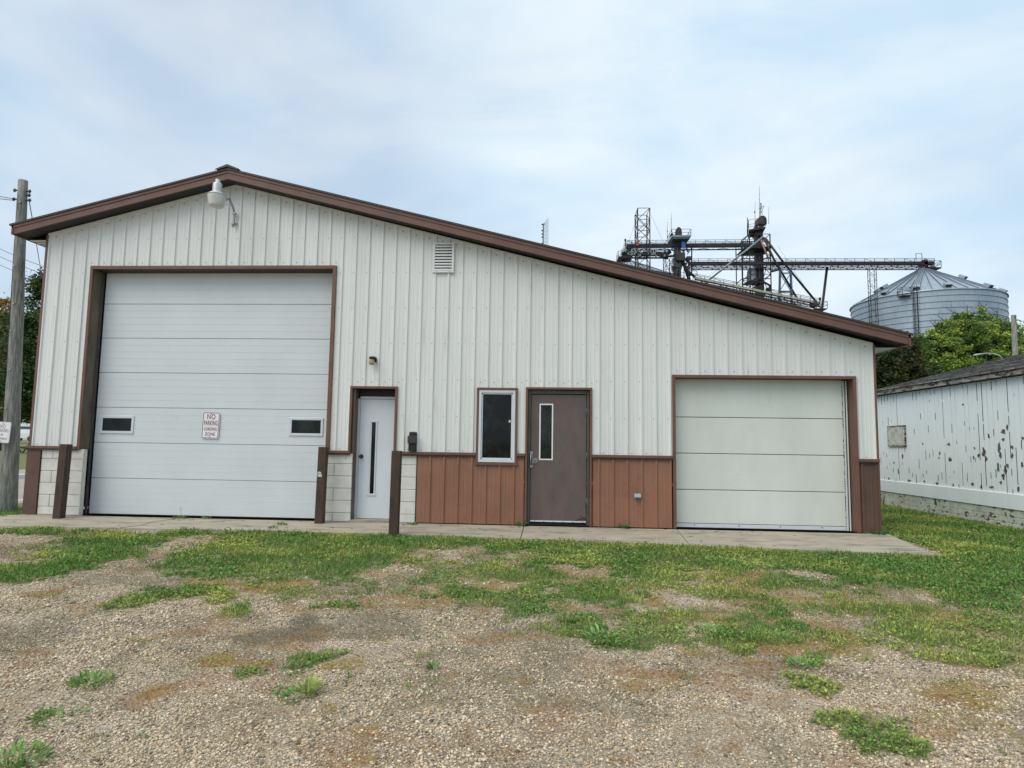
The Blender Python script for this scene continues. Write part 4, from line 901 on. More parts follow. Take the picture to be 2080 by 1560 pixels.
bollard(.60, -.33, 1.195, 'brown guard post standing in front of the left block pier', .022)
bo_ = bollard(4.90, -.22, 1.215, 'brown guard post with a pale scrape between the big door and the narrow door', .012)
b = MB(); g5 = random.Random(3)
for cx_, cz_, rx_, rz_ in ((4.875, .80, .035, .022), (4.885, .77, .02, .03), (4.905, .765, .010, .03), (4.86, .77, .012, .035)):
    b.quad([(cx_+rx_*math.cos(a_)*g5.uniform(.6, 1.3), -.2855, cz_+rz_*math.sin(a_)*g5.uniform(.6, 1.3)) for a_ in [2*math.pi*i/9 for i in range(9)]], M_DOORA)
b.build('paint_scrape', bo_)
bollard(6.345, -1.17, 1.185, 'brown guard post nearest the grass, right of the narrow white door', .006)

def weed(x, y, z, n, h, sp, label, col, name='weed', up=.9, wd=.016):
    az = rng.random(n)*6.283; rr = sp*rng.random(n)**.5
    xs = x+np.cos(az)*rr*.8; ys = y+np.sin(az)*rr*.8
    ln = h*(.5+.6*rng.random(n)); tl = up*(.25+.9*rng.random(n)); c = np.array(col)*1.5*(.6+.8*rng.random((n, 1)))
    V, F, Cc = leaf_quads(xs, ys, np.full(n, z)+h*.25*rng.random(n), ln, wd*(.6+.8*rng.random(n)), az+(rng.random(n)-.5), tl, c)
    o = npmesh(name, V, F, M_GRASS, Cc, off=(float(x), float(y), float(z))); return tag(o, label, 'weed', 'weeds in the pavement and gravel')
GR = (.09, .19, .045)
for px, py, z, n, h, sp, lab in ((398, 1047, -.004, 50, .07, .12, 'flat green weed at the foot of the big overhead door with a tall stalk'), (459, 1046, -.004, 14, .09, .05, 'thin weed at the foot of the big overhead door, right of the flat one'),
        (573, 1067, -.012, 40, .06, .08, 'small weed on the slab in front of the big door, nearer the post'), (553, 1073, -.016, 34, .05, .07, 'small weed on the slab left of another, close to the grass edge'),
        (838, 1066, -.01, 50, .06, .09, 'weed in the slab crack beside the front guard post'), (1062, 1062, 0, 60, .10, .07, 'leafy weed growing at the left foot of the brown steel door'),
        (1262, 1068, 0, 70, .09, .07, 'weed against the brown siding between the steel door and the short overhead door'), (1776, 1084, -.01, 70, .09, .08, 'weed growing at the right corner of the shed')):
    k = gnd(px, py, z); weed(k[0], min(k[1], -.05), z, n, h, sp, lab, GR, wd=.02)
k = gnd(398, 1047, 0)
def stalk():
    b = MB(); x, y = k[0], min(k[1], -.05)-.02
    b.tube([(x, y, 0), (x-.01, y, .09), (x-.035, y, .19)], [.002, .0016, .001], mat('weed_stalk', (.12, .18, .06), None, .7), 5)
    for i in range(6): b.tube([(x-.02, y, .12+.012*i), (x-.02+random.uniform(-.03, .03), y, .14+.012*i)], .0012, mat('weed_stalk', (.12, .18, .06)), 4)
    tag(b.build('weed_stalk'), 'thin dry flowering stalk rising from the weed at the big overhead door', 'weed')
stalk()
for px, py, n, h, sp, col, lab, up in ((185, 1388, 150, .065, .14, (.16, .25, .08), 'round pale green weed alone on the gravel at left', 1.2), (628, 1412, 90, .11, .04, (.30, .36, .12), 'taller yellow-green weed standing upright on the gravel', 1.5),
        (115, 1462, 60, .05, .15, (.10, .19, .05), 'low dark green weed on the gravel at lower left', .8), (603, 1414, 70, .05, .1, GR, 'small flat weed beside the taller yellow-green weed', .5),
        (1560, 1296, 260, .055, .22, (.15, .27, .07), 'broad-leaved green weed in the grass at right of centre', .9), (1455, 1285, 240, .05, .2, (.12, .24, .06), 'dark green leafy clump at the left edge of the right-hand grass', .9),
        (1625, 1350, 130, .05, .12, (.12, .25, .06), 'bright green rosette on the gravel below the right-hand grass', .8), (1150, 1262, 150, .08, .08, (.24, .28, .12), 'spiky pale grass tuft left of the middle grass patch', 1.5),
        (1305, 1210, 130, .075, .08, (.22, .27, .11), 'spiky pale grass tuft in the middle of the yard', 1.5), (1218, 1302, 60, .12, .12, (.14, .26, .08), 'dandelion-like rosette at the lower edge of the middle grass', .5),
        (18, 1552, 160, .07, .18, (.11, .21, .05), 'dark green weed in the lower left corner', 1.0), (870, 1213, 60, .05, .08, GR, 'small weed left of the middle clover patches', .7), (880, 1360, 24, .06, .03, GR, 'tiny upright weed on open gravel in the middle', 1.3), (846, 1300, 14, .035, .03, (.08, .14, .06), 'tiny dark weed on open gravel', 1.3)):
    z = -.13
    for _ in range(3): k = gnd(px, py, z); z = float(ground_z(np.array([k[0]]), np.array([k[1]]))[0])
    weed(k[0], k[1], z-.003, n, h, sp, lab, col, up=up, wd=.012)

# ---- utility pole at left with its sign and wires
def pole_left():
    bx, by = -.86, .55
    base = Vector((at(17, 1040, by)[0], by, -.3)); top = Vector(at(47, 367, by)); r = empty('utility_pole', (base.x, by, 0)); tag(r, 'weathered grey wooden utility pole at the left corner of the shed', 'utility pole')
    n = 14; b = MB(); pts = [base.lerp(top, i/n)+Vector((random.uniform(-.006, .006), 0, 0)) for i in range(n+1)]; rr = [.152-.075*(i/n)**.8 for i in range(n+1)]
    b.tube(pts, rr, M_POLE, 20); b.build('shaft', r)
    f = lambda t, dx=0, dy=0, dz=0: base.lerp(top, t)+Vector((dx, dy, dz))
    for px, py, sx in ((32, 387, -1), (60, 389, 1), (30, 405, -1), (60, 407, 1), (59, 397, 1)):
        q = Vector(at(px, py, by)); t = (q.z-base.z)/(top.z-base.z); c = f(t); b = MB()
        b.tube([c+Vector((sx*.04, 0, 0)), c+Vector((sx*.10, -.01, 0)), q+Vector((sx*.03, -.01, 0))], [.012, .014, .02], M_DARK, 8); b.tube([q+Vector((sx*.01, -.01, -.03)), q+Vector((sx*.01, -.01, .03))], .018, M_DARK, 8); b.build('insulator', r)
    b = MB(); pts = []
    for i in range(12):
        t = .42+.40*i/11; c = f(t); rr_ = .152-.075*t**.8; pts.append(c+Vector((-rr_*.55, -rr_*.86, 0)))
    b.tube(pts, .006, M_DARK, 6); b.build('ground_wire', r)
    for t, dx in ((.93, .03), (.84, .0), (.74, -.02), (.63, .02), (.55, -.01), (.44, .02), (.33, -.02)):
        b = MB(); c = f(t); rr_ = .152-.075*t**.8; b.tube([c+Vector((dx, -rr_*.97, 0)), c+Vector((dx, -rr_-.012, 0))], [.022, .014], M_STEEL, 8); b.build('bolt', r)
    return f, base, top
PF, PBASE, PTOP = pole_left()
sc_ = at(4.5, 878, PBASE.y-.20)
sign(sc_, .30, .37, 'faded NO PARKING IN DRIVEWAY sign on the wooden pole at the left edge', [('NO', .10, .105, .72), ('PARKING', .088, .03, .70), ('IN', .055, -.045, .85), ('DRIVEWAY', .062, -.115, .78)], .004, M_FADE, lean=.045)
def wire(p, q, sag, label, r=.008, n=14, name='overhead_wire', group='overhead wires at left'):
    p, q = Vector([float(c) for c in p]), Vector([float(c) for c in q]); b = MB(); pts = []
    for i in range(n+1):
        t = i/n; c = p.lerp(q, t); c.z -= sag*4*t*(1-t); pts.append(c)
    b.tube(pts, r, M_WIRE, 5, caps=False); tag(b.build(name), label, 'wire', group)
wire(at(30, 404, PBASE.y), at(-160, 352, PBASE.y-2), .05, 'upper of two wires leaving the left pole leftwards', .006)
wire(at(30, 407, PBASE.y), at(-160, 366, PBASE.y-2), .05, 'lower of two wires leaving the left pole leftwards', .006)
wire(at(59, 405, PBASE.y), at(98, 640, 14), .0, 'guy wire running from the top of the left pole down behind the roof corner', .008)
for i, (ya, yb, lab) in enumerate(((497, 560, 'top'), (513, 575, 'middle'), (531, 590, 'bottom'))):
    wire(at(-60, ya-22, 34), at(130, yb-6, 38), .25, lab+' one of three thin wires crossing behind the left pole below the eave', .018)
wire(at(-60, 610, 40), at(140, 670, 40), .3, 'thin wire crossing in front of the left trees', .018)

# ================================================================== FOLIAGE
def tree(name, label, base, lobes, leaf, nleaf, pal, trunk_r, cat='tree', group=None, twigs=0, clump=.5, seed=1, nclump=None, fill=.55):
    """lobes: (cx,cy,cz,rx,ry,rz) ellipsoids; leaves cluster around many clump centres"""
    g = np.random.default_rng(seed); r = empty(name, base); tag(r, label, cat, group)
    vol = np.array([l[3]*l[4]*l[5] for l in lobes])**.67; pr = vol/vol.sum()
    nc = nclump or max(12, nleaf//90); li = g.choice(len(lobes), nc, p=pr); Lb = np.array(lobes)[li]
    d = g.normal(size=(nc, 3)); d /= np.linalg.norm(d, axis=1)[:, None]; rr = fill+(1-fill)*g.random((nc, 1))**.5
    rr = rr*(.86+.28*g.random((nc, 1))); cen = Lb[:, :3]+d*Lb[:, 3:]*rr
    ci = g.integers(0, nc, nleaf); cs = clump*(.5+.9*g.random(nc)); q = g.normal(size=(nleaf, 3))*.5
    pos = cen[ci]+q*cs[ci][:, None]*np.array([1, 1, .7]); n = nleaf
    keep = pos[:, 2] > base[2]+.2; pos = pos[keep]; ci = ci[keep]; n = len(pos)
    s = leaf*(.6+.8*g.random(n)); a = g.normal(size=(n, 3)); a[:, 2] *= .6; a /= np.linalg.norm(a, axis=1)[:, None]
    bb = np.cross(a, g.normal(size=(n, 3))); bb /= np.linalg.norm(bb, axis=1)[:, None]
    V = np.stack([pos-a*s[:, None], pos-bb*s[:, None]*.55, pos+a*s[:, None], pos+bb*s[:, None]*.55], 1).reshape(-1, 3)
    P = np.array(pal); mix_ = g.random(nc); base_c = P[np.minimum((mix_*len(P)).astype(int), len(P)-1)]
    col = base_c[ci]*(.7+.6*g.random((n, 1)))*(1+.15*g.normal(size=(n, 1)))
    F = np.arange(4*n).reshape(-1, 4); npmesh('crown', V, F, M_LEAF, np.repeat(np.clip(col, .01, 1), 4, 0), parent=r)
    b = MB(); c0 = np.mean([l[:3] for l in lobes], 0); B = Vector(base); Cn = Vector([float(v) for v in c0]); fork = B.lerp(Cn, .5); fork.x = B.x*.6+Cn.x*.4
    b.tube([B-Vector((0, 0, .3)), B.lerp(fork, .5)+Vector((trunk_r*.3, 0, 0)), fork], [trunk_r*1.25, trunk_r, trunk_r*.8], M_BARK, 10)
    for i in range(min(nc, 26)):
        e_ = Vector([float(v) for v in cen[i]]); mid = fork.lerp(e_, .5)+Vector((g.normal()*.2, g.normal()*.2, .25))
        b.tube([fork, mid, e_], [trunk_r*.5, trunk_r*.25, trunk_r*.06], M_BARK, 6)
    if twigs:
        zt_ = max(l[2]+l[5] for l in lobes)
        for i in range(twigs):
            l = lobes[g.integers(len(lobes))]; x = l[0]+(g.random()*2-1)*l[3]*.9; y = l[1]+(g.random()*2-1)*l[4]*.5
            z0 = l[2]+l[5]*.3; z1 = l[2]+l[5]*(1.0+.5*g.random()); p0 = Vector((x, y, z0)); p1 = Vector((x+g.normal()*.3, y, z1))
            b.tube([p0, p0.lerp(p1, .5)+Vector((g.normal()*.08, 0, 0)), p1], [.035, .022, .008], M_BARK, 5)
            for _ in range(4):
                t = .3+.6*g.random(); pp = p0.lerp(p1, t); b.tube([pp, pp+Vector((g.normal()*.35, g.normal()*.2, .3+.3*g.random()))], [.012, .004], M_BARK, 4)
        b.build('trunk', r)
    return r
GREEN1 = [(.06, .12, .03), (.11, .20, .04), (.22, .33, .06), (.34, .42, .09), (.16, .27, .06), (.25, .36, .08)]
DARK1 = [(.035, .06, .02), (.05, .075, .025), (.07, .08, .03), (.04, .055, .022), (.09, .085, .03)]
def lobe(px, py, Y, rpx, rpy, ry=None):
    c = at(px, py, Y); s = (Y-CAM[1])/FPX*1.04
    return (c[0], c[1], c[2], rpx*s, (ry or rpx*.9)*s, rpy*s)
Yt = 34.0
lb = [lobe(1960, 700, Yt, 62, 46), lobe(1905, 715, Yt-1, 52, 45), lobe(2020, 712, Yt, 48, 50), lobe(1965, 668, Yt, 34, 30), lobe(2010, 672, Yt, 26, 26), lobe(1925, 680, Yt, 30, 22), lobe(1890, 755, Yt-2, 50, 40), lobe(1990, 760, Yt-1, 80, 40), lobe(2045, 735, Yt, 30, 36), lobe(1860, 720, Yt-2, 26, 26)]+[lobe(px, py, Yt, 5, 16) for px, py in ((1948, 645), (1994, 648), (1996, 638), (1968, 655), (1924, 662), (1905, 672), (2022, 655), (1886, 690), (2040, 672), (2052, 690), (1872, 700))]
c = at(1960, 905, Yt); tree('maple_tree', 'bright yellow-green tree behind the white barn, in front of the big grain bin', (c[0], c[1], -.05), lb, .085, 80000, GREEN1, .28, twigs=40, clump=.30, seed=3, nclump=900, fill=.3, group='trees behind the barn')
lb = [lobe(1805, 745, 26, 42, 36), lobe(1840, 720, 26, 34, 30), lobe(1780, 770, 26, 40, 36), lobe(1850, 770, 26, 50, 36), lobe(1800, 720, 27, 22, 20)]
c = at(1815, 905, 26); tree('bushy_tree', 'dark olive tree between the shed corner and the white barn roof', (c[0], c[1], -.05), lb, .075, 42000, DARK1+[(.11, .13, .035)], .2, clump=.42, seed=5, nclump=420, fill=.2, group='trees behind the barn')
lb = [lobe(2075, 690, 50, 26, 26), lobe(2095, 715, 50, 36, 34), lobe(2060, 730, 50, 26, 24)]
c = at(2080, 905, 50); tree('sparse_tree', 'sparse tree with open twigs behind the thin pole at the right edge', (c[0], c[1], -.05), lb, .17, 2600, GREEN1[1:], .2, twigs=14, clump=.8, seed=8, nclump=70, group='trees behind the barn')
Yl = 34.0
lb = [lobe(60, 700, Yl, 44, 60), lobe(70, 640, Yl, 30, 40), lobe(80, 780, Yl, 48, 60), lobe(40, 790, Yl, 44, 56), lobe(78, 590, Yl, 20, 30), lobe(100, 700, Yl, 40, 80), lobe(95, 560, Yl, 18, 20)]
c = at(75, 900, Yl); tree('dark_tree', 'tall dark green tree seen between the left pole and the shed corner', (c[0], c[1], .1), lb, .11, 44000, [(.03, .06, .022), (.045, .085, .03), (.06, .11, .035), (.10, .13, .04)], .3, clump=.7, seed=11, nclump=330, fill=.25, group='trees left of the shed')
lb = [lobe(8, 690, 40, 26, 50), lobe(-20, 720, 40, 40, 80), lobe(12, 790, 40, 30, 50), lobe(5, 640, 40, 16, 30)]
c = at(-5, 900, 40); tree('autumn_tree', 'yellow and orange turning tree at the left edge behind the pole', (c[0], c[1], .1), lb, .2, 5200, [(.36, .24, .07), (.30, .17, .05), (.16, .17, .05), (.07, .10, .03), (.42, .33, .14)], .25, twigs=16, clump=.7, seed=12, nclump=110, group='trees left of the shed')
lb = [lobe(30, 832, 122, 40, 34), lobe(75, 836, 122, 40, 30), lobe(-10, 830, 122, 30, 40)]
c = at(40, 895, 122); tree('low_tree', 'olive tree above the long building behind the white vehicle', (c[0], c[1], .4), lb, .34, 9000, [(.10, .11, .03), (.15, .13, .04), (.06, .08, .025)], .25, clump=1.4, seed=13, nclump=160, fill=.2, group='trees left of the shed')

# ================================================================== BARN AT RIGHT
def build_barn():
    XB, YN, YF = 16.75, -2.6, 6.1; r = empty('white_barn', (XB, 2, 0)); tag(r, 'low old white barn with peeling board walls and a grey shingle roof', 'barn')
    ZE = 2.62; yz = lambda z0, z1, y: 0
    b = MB(); y = YN; g = random.Random(4)
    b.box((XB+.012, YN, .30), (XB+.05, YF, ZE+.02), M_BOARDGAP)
    while y < YF:
        w_ = .135; e_ = min(y+w_, YF); gp = .007 if g.random() < .75 else .015
        b.box((XB-g.uniform(0, .004), y+gp/2, .545), (XB+.012, e_-gp/2, ZE), M_BARN, .003); y += w_
    y = YN; g2 = random.Random(9)
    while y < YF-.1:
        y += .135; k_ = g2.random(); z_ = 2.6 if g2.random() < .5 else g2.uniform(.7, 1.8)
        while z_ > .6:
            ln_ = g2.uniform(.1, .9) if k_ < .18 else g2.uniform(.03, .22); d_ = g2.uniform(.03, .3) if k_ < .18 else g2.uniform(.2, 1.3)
            b.box((XB-.0065, y-.0025-(.004 if k_ < .15 else 0), max(z_-ln_, .57)), (XB+.003, y+.0025, z_), M_BOARDGAP if k_ < .3 else M_FLAKE); z_ -= ln_+d_  # dark strips laid over the joints, standing in for shaded gaps and peeled edges
    for px, py, rx_, rz_ in ((1998, 918, .05, .10), (2003, 932, .03, .06), (1988, 925, .03, .05), (2029, 908, .035, .13), (2031, 925, .03, .08), (2027, 948, .03, .12), (2042, 955, .04, .09), (2038, 968, .04, .07), (2046, 946, .03, .06), (2038, 877, .06, .05), (2046, 868, .025, .07), (2038, 893, .03, .04), (2008, 886, .03, .05), (1979, 910, .025, .04), (1978, 930, .02, .05),
                             (2056, 908, .03, .05), (2056, 926, .03, .07), (2076, 945, .03, .06), (2077, 890, .03, .05), (1928, 903, .03, .06), (1930, 933, .04, .06), (1909, 920, .03, .07), (1907, 930, .02, .03), (1924, 903, .02, .03), (1833, 926, .03, .07), (1825, 957, .03, .08), (1816, 940, .025, .04), (1956, 822, .03, .03), (1874, 902, .02, .04), (1846, 976, .06, .03), (1904, 982, .06, .04), (1936, 985, .03, .06), (1975, 983, .04, .04), (1993, 988, .03, .05), (2014, 990, .05, .03), (2033, 980, .03, .04), (2068, 993, .03, .05), (1805, 972, .04, .03), (1877, 978, .03, .03), (1820, 975, .03, .02)):
        c_ = atx(px, py, XB-.006); n_ = 11; pts_ = []
        for i in range(n_):
            a_ = 2*math.pi*i/n_; q_ = g2.uniform(.45, 1.25); pts_.append((XB-.0062, float(c_[1])+rx_*1.25*math.cos(a_)*q_, max(float(c_[2])+rz_*math.sin(a_)*q_*.85, .57)))
        b.quad(pts_, M_FLAKE)
    b.quad([(XB+.01, YF, 0), (XB+8, YF, 0), (XB+8, YF, ZE+.3), (XB+4, YF, ZE+1.2), (XB+.01, YF, ZE)], M_BARN)
    b.quad([(XB+.01, YN, 0), (XB+8, YN, 0), (XB+8, YN, ZE+.3), (XB+4, YN, ZE+1.2), (XB+.01, YN, ZE)], M_BARN); b.build('board_wall', r)
    b = MB(); y = YN
    for y0, y1 in ((YN, 1.62), (1.624, 3.9), (3.905, YF)): b.box((XB-.028, y0, .29), (XB+.01, y1, .56), M_BARN, .004)
    b.build('skirt_board', r)
    b = MB()
    for i, (z0, z1) in enumerate(((.155, .285), (.045, .15), (-.06, .04))): b.box((XB-.006-.004*i, YN, z0), (XB+.05, YF, z1), M_BARNF, .006)
    b.box((XB-.02, YN, -.3), (XB+.05, YF, -.062), M_MORT, .004); b.build('foundation', r)
    b = MB(); ov = .14
    pitch = .262; x0 = XB-ov; z0 = 2.745; x1 = XB+4.6; z1 = z0+(x1-x0)*pitch
    b.quad([(x0-.02, YN-.2, z0), (x1, YN-.2, z1), (x1, YF+.12, z1), (x0-.02, YF+.12, z0)], M_SHIN); b.quad([(x1, YN-.2, z1), (x1+4.6, YN-.2, z0), (x1+4.6, YF+.12, z0), (x1, YF+.12, z1)], M_SHIN)
    g3 = random.Random(21); nx_ = int(4.6/.145)
    for i in range(nx_):
        xa_ = x0-.02+i*.145; xb_ = xa_+.16; y = YN-.2+g3.uniform(-.25, 0); row = g3.uniform(-.006, .006)
        while y < YF+.1:
            w_ = g3.uniform(.26, .34); lf = g3.uniform(.010, .022); k_ = g3.random(); dx_ = g3.uniform(-.012, .012)+row; ya_, yb_ = max(y, YN-.2), min(y+w_-.008, YF+.12)
            if yb_-ya_ > .02:
                z_ = z0+(xa_-x0)*pitch; m_ = (M_SH1, M_SH2, M_SH3)[0 if k_ < .45 else 1 if k_ < .8 else 2]
                b.quad([(xa_+dx_, ya_, z_+lf), (xa_+dx_, yb_, z_+lf), (xb_, yb_, z_+.16*pitch+.003), (xb_, ya_, z_+.16*pitch+.003)], m_); b.quad([(xa_+dx_, ya_, z_-.002), (xa_+dx_, yb_, z_-.002), (xa_+dx_, yb_, z_+lf), (xa_+dx_, ya_, z_+lf)], M_SH3)
            y += w_
    # ragged butt edge of the shingles
    y = YN-.2
    while y < YF+.1:
        w_ = random.uniform(.25, .34); d = random.uniform(.004, .022); b.box((x0-.03-d, y, z0-.016), (x0-.01, min(y+w_-.008, YF+.12), z0+.004), M_SHIN); y += w_
    rf = b.build('roof', r)
    b = MB(); b.box((x0, YN-.2, z0-.115), (x0+.02, YF+.1, z0-.02), M_BARNT, .004); b.box((x0+.021, YN-.2, z0-.05), (XB+.02, YF+.1, z0-.035), M_BARNT)
    b.quad([(x0, YF+.1, z0-.12), (x1, YF+.1, z1-.12), (x1, YF+.1, z1-.01), (x0, YF+.1, z0-.01)], M_BARNT); b.build('fascia', r)
    b = MB(); ya, yb = 4.74, 5.50; za, zb_ = 1.39, 1.86
    b.box((XB-.03, ya+.02, za+.02), (XB-.006, yb-.02, zb_-.02), M_BARNW, .004)
    for q in (((ya, za), (ya+.035, zb_)), ((yb-.03, za), (yb, zb_)), ((ya, zb_-.025), (yb, zb_+.01)), ((ya, za-.015), (yb, za+.02))):
        b.box((XB-.036, q[0][0], q[0][1]), (XB-.005, q[1][0], q[1][1]), M_BARNT, .003)
    b.build('boarded_window', r)
build_barn()

# ---- thin pole and street lamp behind the barn
def pole_right():
    Y = 20.0; c = at(2068, 905, Y); t = Vector([float(v) for v in at(2059, 640, Y)]); base = Vector((float(c[0]), Y, -.3)); r = empty('utility_pole', (base.x, Y, 0)); tag(r, 'short weathered wooden pole rising behind the white barn roof', 'utility pole')
    b = MB(); b.tube([base, base.lerp(t, .5), t], [.15, .125, .10], M_POLE, 14); b.build('shaft', r); b = MB(); b.tube([t+Vector((-.02, -.1, -.12)), t+Vector((-.02, -.13, -.12))], .03, M_DARK, 8); b.build('bolt', r)
    wire(t+Vector((.1, 0, -.25)), at(2200, 655, 30), .1, 'thin wire running right from the pole behind the barn', .012, group='overhead wires at right')
    a = [at(1976, 722, 15), at(1992, 719, 15), at(2004, 717.5, 15), at(2016, 718, 15), at(2030, 722, 15), at(2044, 738, 15)]
    r2 = empty('street_lamp', a[5]); tag(r2, 'pale curved street lamp arm showing just above the barn roof ridge', 'street lamp'); b = MB()
    b.tube(a[1:], [.02, .022, .022, .024, .03], M_LAMPA, 8); b.tube([a[5], (a[5][0], a[5][1], -.1)], .05, M_LAMPA, 8); b.build('arm', r2)
    b = MB(); b.tube([a[0], at(1983, 720.5, 15), at(1990, 719.5, 15), a[2]], [.015, .055, .05, .025], M_LAMPA, 10, flat=.6); b.build('lamp_head', r2)
pole_right()

# ================================================================== GRAIN ELEVATOR
def grain_bin(cx, cy, r_, H, A, label, nrib=44, full=True):
    R = empty('grain_bin', (cx, cy, 0)); tag(R, label, 'grain bin', 'grain bins of the elevator'); b = MB(); prof = []; z = H
    zs = []
    while z > 0: zs.append(z); z -= 1.12
    zs.append(0.0)
    for i, z in enumerate(zs):
        prof += [(r_+.02, z), (r_, z-.02)] if i else [(r_+.09, z), (r_+.09, z-.1), (r_, z-.1)]
        b.lathe((cx, cy, 0), [(r_, z+.02), (r_+.09, z+.01), (r_+.09, z-.05), (r_, z-.06)], M_GALVD, 96, smooth=False)
    b.lathe((cx, cy, 0), prof, M_GALV, 96, smooth=False)
    for k in range(60):     # vertical sheet laps
        a = 2*math.pi*k/60
        for i, z in enumerate(zs[:-1]):
            aa = a+(.05 if i % 2 else 0); b.bar((cx+(r_+.01)*math.cos(aa), cy+(r_+.01)*math.sin(aa), z-.1), (cx+(r_+.01)*math.cos(aa), cy+(r_+.01)*math.sin(aa), max(z-1.1, 0)), .018, M_GALV)
    b.build('wall', R)
    b = MB(); b.lathe((cx, cy, 0), [(r_+.25, H-.1), (r_+.2, H+.05), (r_*.5, H+(A-H)*.5), (.9, A-.5), (.9, A-.1), (0.01, A)], M_GALVR, 88, smooth=False)
    for k in range(nrib):
        a = 2*math.pi*k/nrib; b.bar((cx+(r_+.2)*math.cos(a), cy+(r_+.2)*math.sin(a), H+.1), (cx+.9*math.cos(a), cy+.9*math.sin(a), A-.42), .07, M_GALVD)
    rf = b.build('roof', R)
    if full:
        for k, (ang, t) in enumerate(((-175, .6), (-150, .93), (-125, .93), (-103, .93), (-68, .93), (-38, .93), (-12, .93), (-5, .55), (-90+38, .5), (160, .6), (20, .6))):
            a = rad(ang); rr = r_*t; zz = H+(A-H)*(1-t); v = MB(); cc = Vector((cx+rr*math.cos(a), cy+rr*math.sin(a), zz)); u = Vector((-math.sin(a), math.cos(a), 0)); o_ = Vector((math.cos(a), math.sin(a), -(A-H)/r_)).normalized()
            up = o_.cross(u)*-1 if o_.cross(u).z < 0 else o_.cross(u); P = lambda i, j, l: cc+u*i+o_*j+up*l
            q = [P(-.5, -.5, 0), P(.5, -.5, 0), P(.5, .5, 0), P(-.5, .5, 0), P(-.5, -.6, .75), P(.5, -.6, .75), P(.5, .75, .75), P(-.5, .75, .75)]
            for f in ((0, 1, 5, 4), (1, 2, 6, 5), (2, 3, 7, 6), (3, 0, 4, 7), (4, 5, 6, 7)): v.quad([q[i] for i in f], M_GALVR if f != (2, 3, 7, 6) else M_DARK)
            v.build('roof_vent', rf)
        # caged ladder up the wall and the roof
        b = MB(); a = rad(-90-1.0*rad(57)) ; a = math.atan2(CAM[1]-cy, CAM[0]-cx)-rad(6)
        u = Vector((-math.sin(a), math.cos(a), 0)); o_ = Vector((math.cos(a), math.sin(a), 0)); P0 = Vector((cx, cy, 0))+o_*(r_+.3)
        for s in (-.3, .3): b.bar(P0+u*s, P0+u*s+Vector((0, 0, H+1)), .05, M_GRID)
        z = 1
        while z < H+1: b.bar(P0+u*-.3+Vector((0, 0, z)), P0+u*.3+Vector((0, 0, z)), .03, M_GRID); z += .55
        for s, dd_ in ((-.42, .45), (.42, .45), (0, .75)): b.bar(P0+u*s+o_*dd_+Vector((0, 0, 3)), P0+u*s+o_*dd_+Vector((0, 0, H+1)), .025, M_GRID)
        z = 3
        while z < H+1:
            b.tube([P0+u*-.3+Vector((0, 0, z)), P0+u*-.42+o_*.45+Vector((0, 0, z)), P0+o_*.75+Vector((0, 0, z)), P0+u*.42+o_*.45+Vector((0, 0, z)), P0+u*.3+Vector((0, 0, z))], .03, M_GRID, 4, smooth=False); z += 1.3
        e_ = Vector((cx, cy, A-.2))+o_*1.0
        for s in (-.45, -.15, .15, .45): b.bar(Vector((cx, cy, H))+o_*r_+u*s+Vector((0, 0, .4)), e_+u*s*.8, .06, M_GALVR)
        b.box(tuple(P0-u*1.7+Vector((-.8, -.8, H-.8))), tuple(P0-u*1.7+Vector((.8, .8, H-.65))), M_GRID)
        for s in range(4):
            q = P0-u*1.7+Vector(((-.8, .8, .8, -.8)[s], (-.8, -.8, .8, .8)[s], H-.65)); q2 = P0-u*1.7+Vector(((.8, .8, -.8, -.8)[s], (-.8, .8, .8, -.8)[s], H-.65))
            b.bar(q, q+Vector((0, 0, 1.5)), .04, M_GRID)
            for hz in (.8, 1.5): b.bar(q+Vector((0, 0, hz)), q2+Vector((0, 0, hz)), .035, M_GRID)
        b.build('ladder', R)
    return R
D_ = 150.0; SX, SY = 83.38, 119.63; SR, SH, SA = 13.11, 30.3, 37.85
grain_bin(SX, SY, SR, SH, SA, 'huge round galvanised grain bin with a ribbed conical roof at right')
c2 = at(1276, 527, 135); grain_bin(float(c2[0]), 135.0, 11.5, float(c2[2])-5.6, float(c2[2]), 'second grain bin, only its roof cone showing over the shed roof', 36, full=False)

YE_ = 119.6
def PB(a, c, d0, e, f, d1):
    """two corners of a box whose front face sits at depth d0 and back at d1"""
    lo, hi = (d0, d1) if d0 < d1 else (d1, d0); A = at(a, c, YE_+lo); B = at(e, f, YE_+lo)
    return (float(A[0]), YE_+lo, float(A[2])), (float(B[0]), YE_+hi, float(B[2]))
def lattice(b, corners, z0, z1, step, r_, m, brace=True, rb=None):
    """four-leg tower; corners list of 4 (x,y)"""
    rb = rb or r_*.6
    for x, y in corners: b.bar((x, y, z0), (x, y, z1), r_, m)
    z = z1; k = 0
    while z > z0+step*.3:
        for i in range(4):
            a, c = corners[i], corners[(i+1) % 4]; b.bar((*a, z), (*c, z), rb, m)
            if brace and z-step > z0:
                if k % 2: b.bar((*a, z), (*c, z-step), rb, m)
                else: b.bar((*c, z), (*a, z-step), rb, m)
                if brace == 2: b.bar((*a, z-step), (*c, z), rb, m)
        z -= step; k += 1
def rect(x0, x1, y0, y1): return [(x0, y0), (x1, y0), (x1, y1), (x0, y1)]
def rails(b, pts, h, m, r_=.045, mid=True, closed=True, posts=True):
    n = len(pts)
    for i in range(n if closed else n-1):
        p, q = Vector(pts[i]), Vector(pts[(i+1) % n]); k = max(1, int((q-p).length/1.8))
        for hz in ((h, h*.5) if mid else (h,)): b.bar(p+Vector((0, 0, hz)), q+Vector((0, 0, hz)), r_*.8, m)
        for j in range(k+1): s = p.lerp(q, j/k); b.bar(s, s+Vector((0, 0, h)), r_, m)
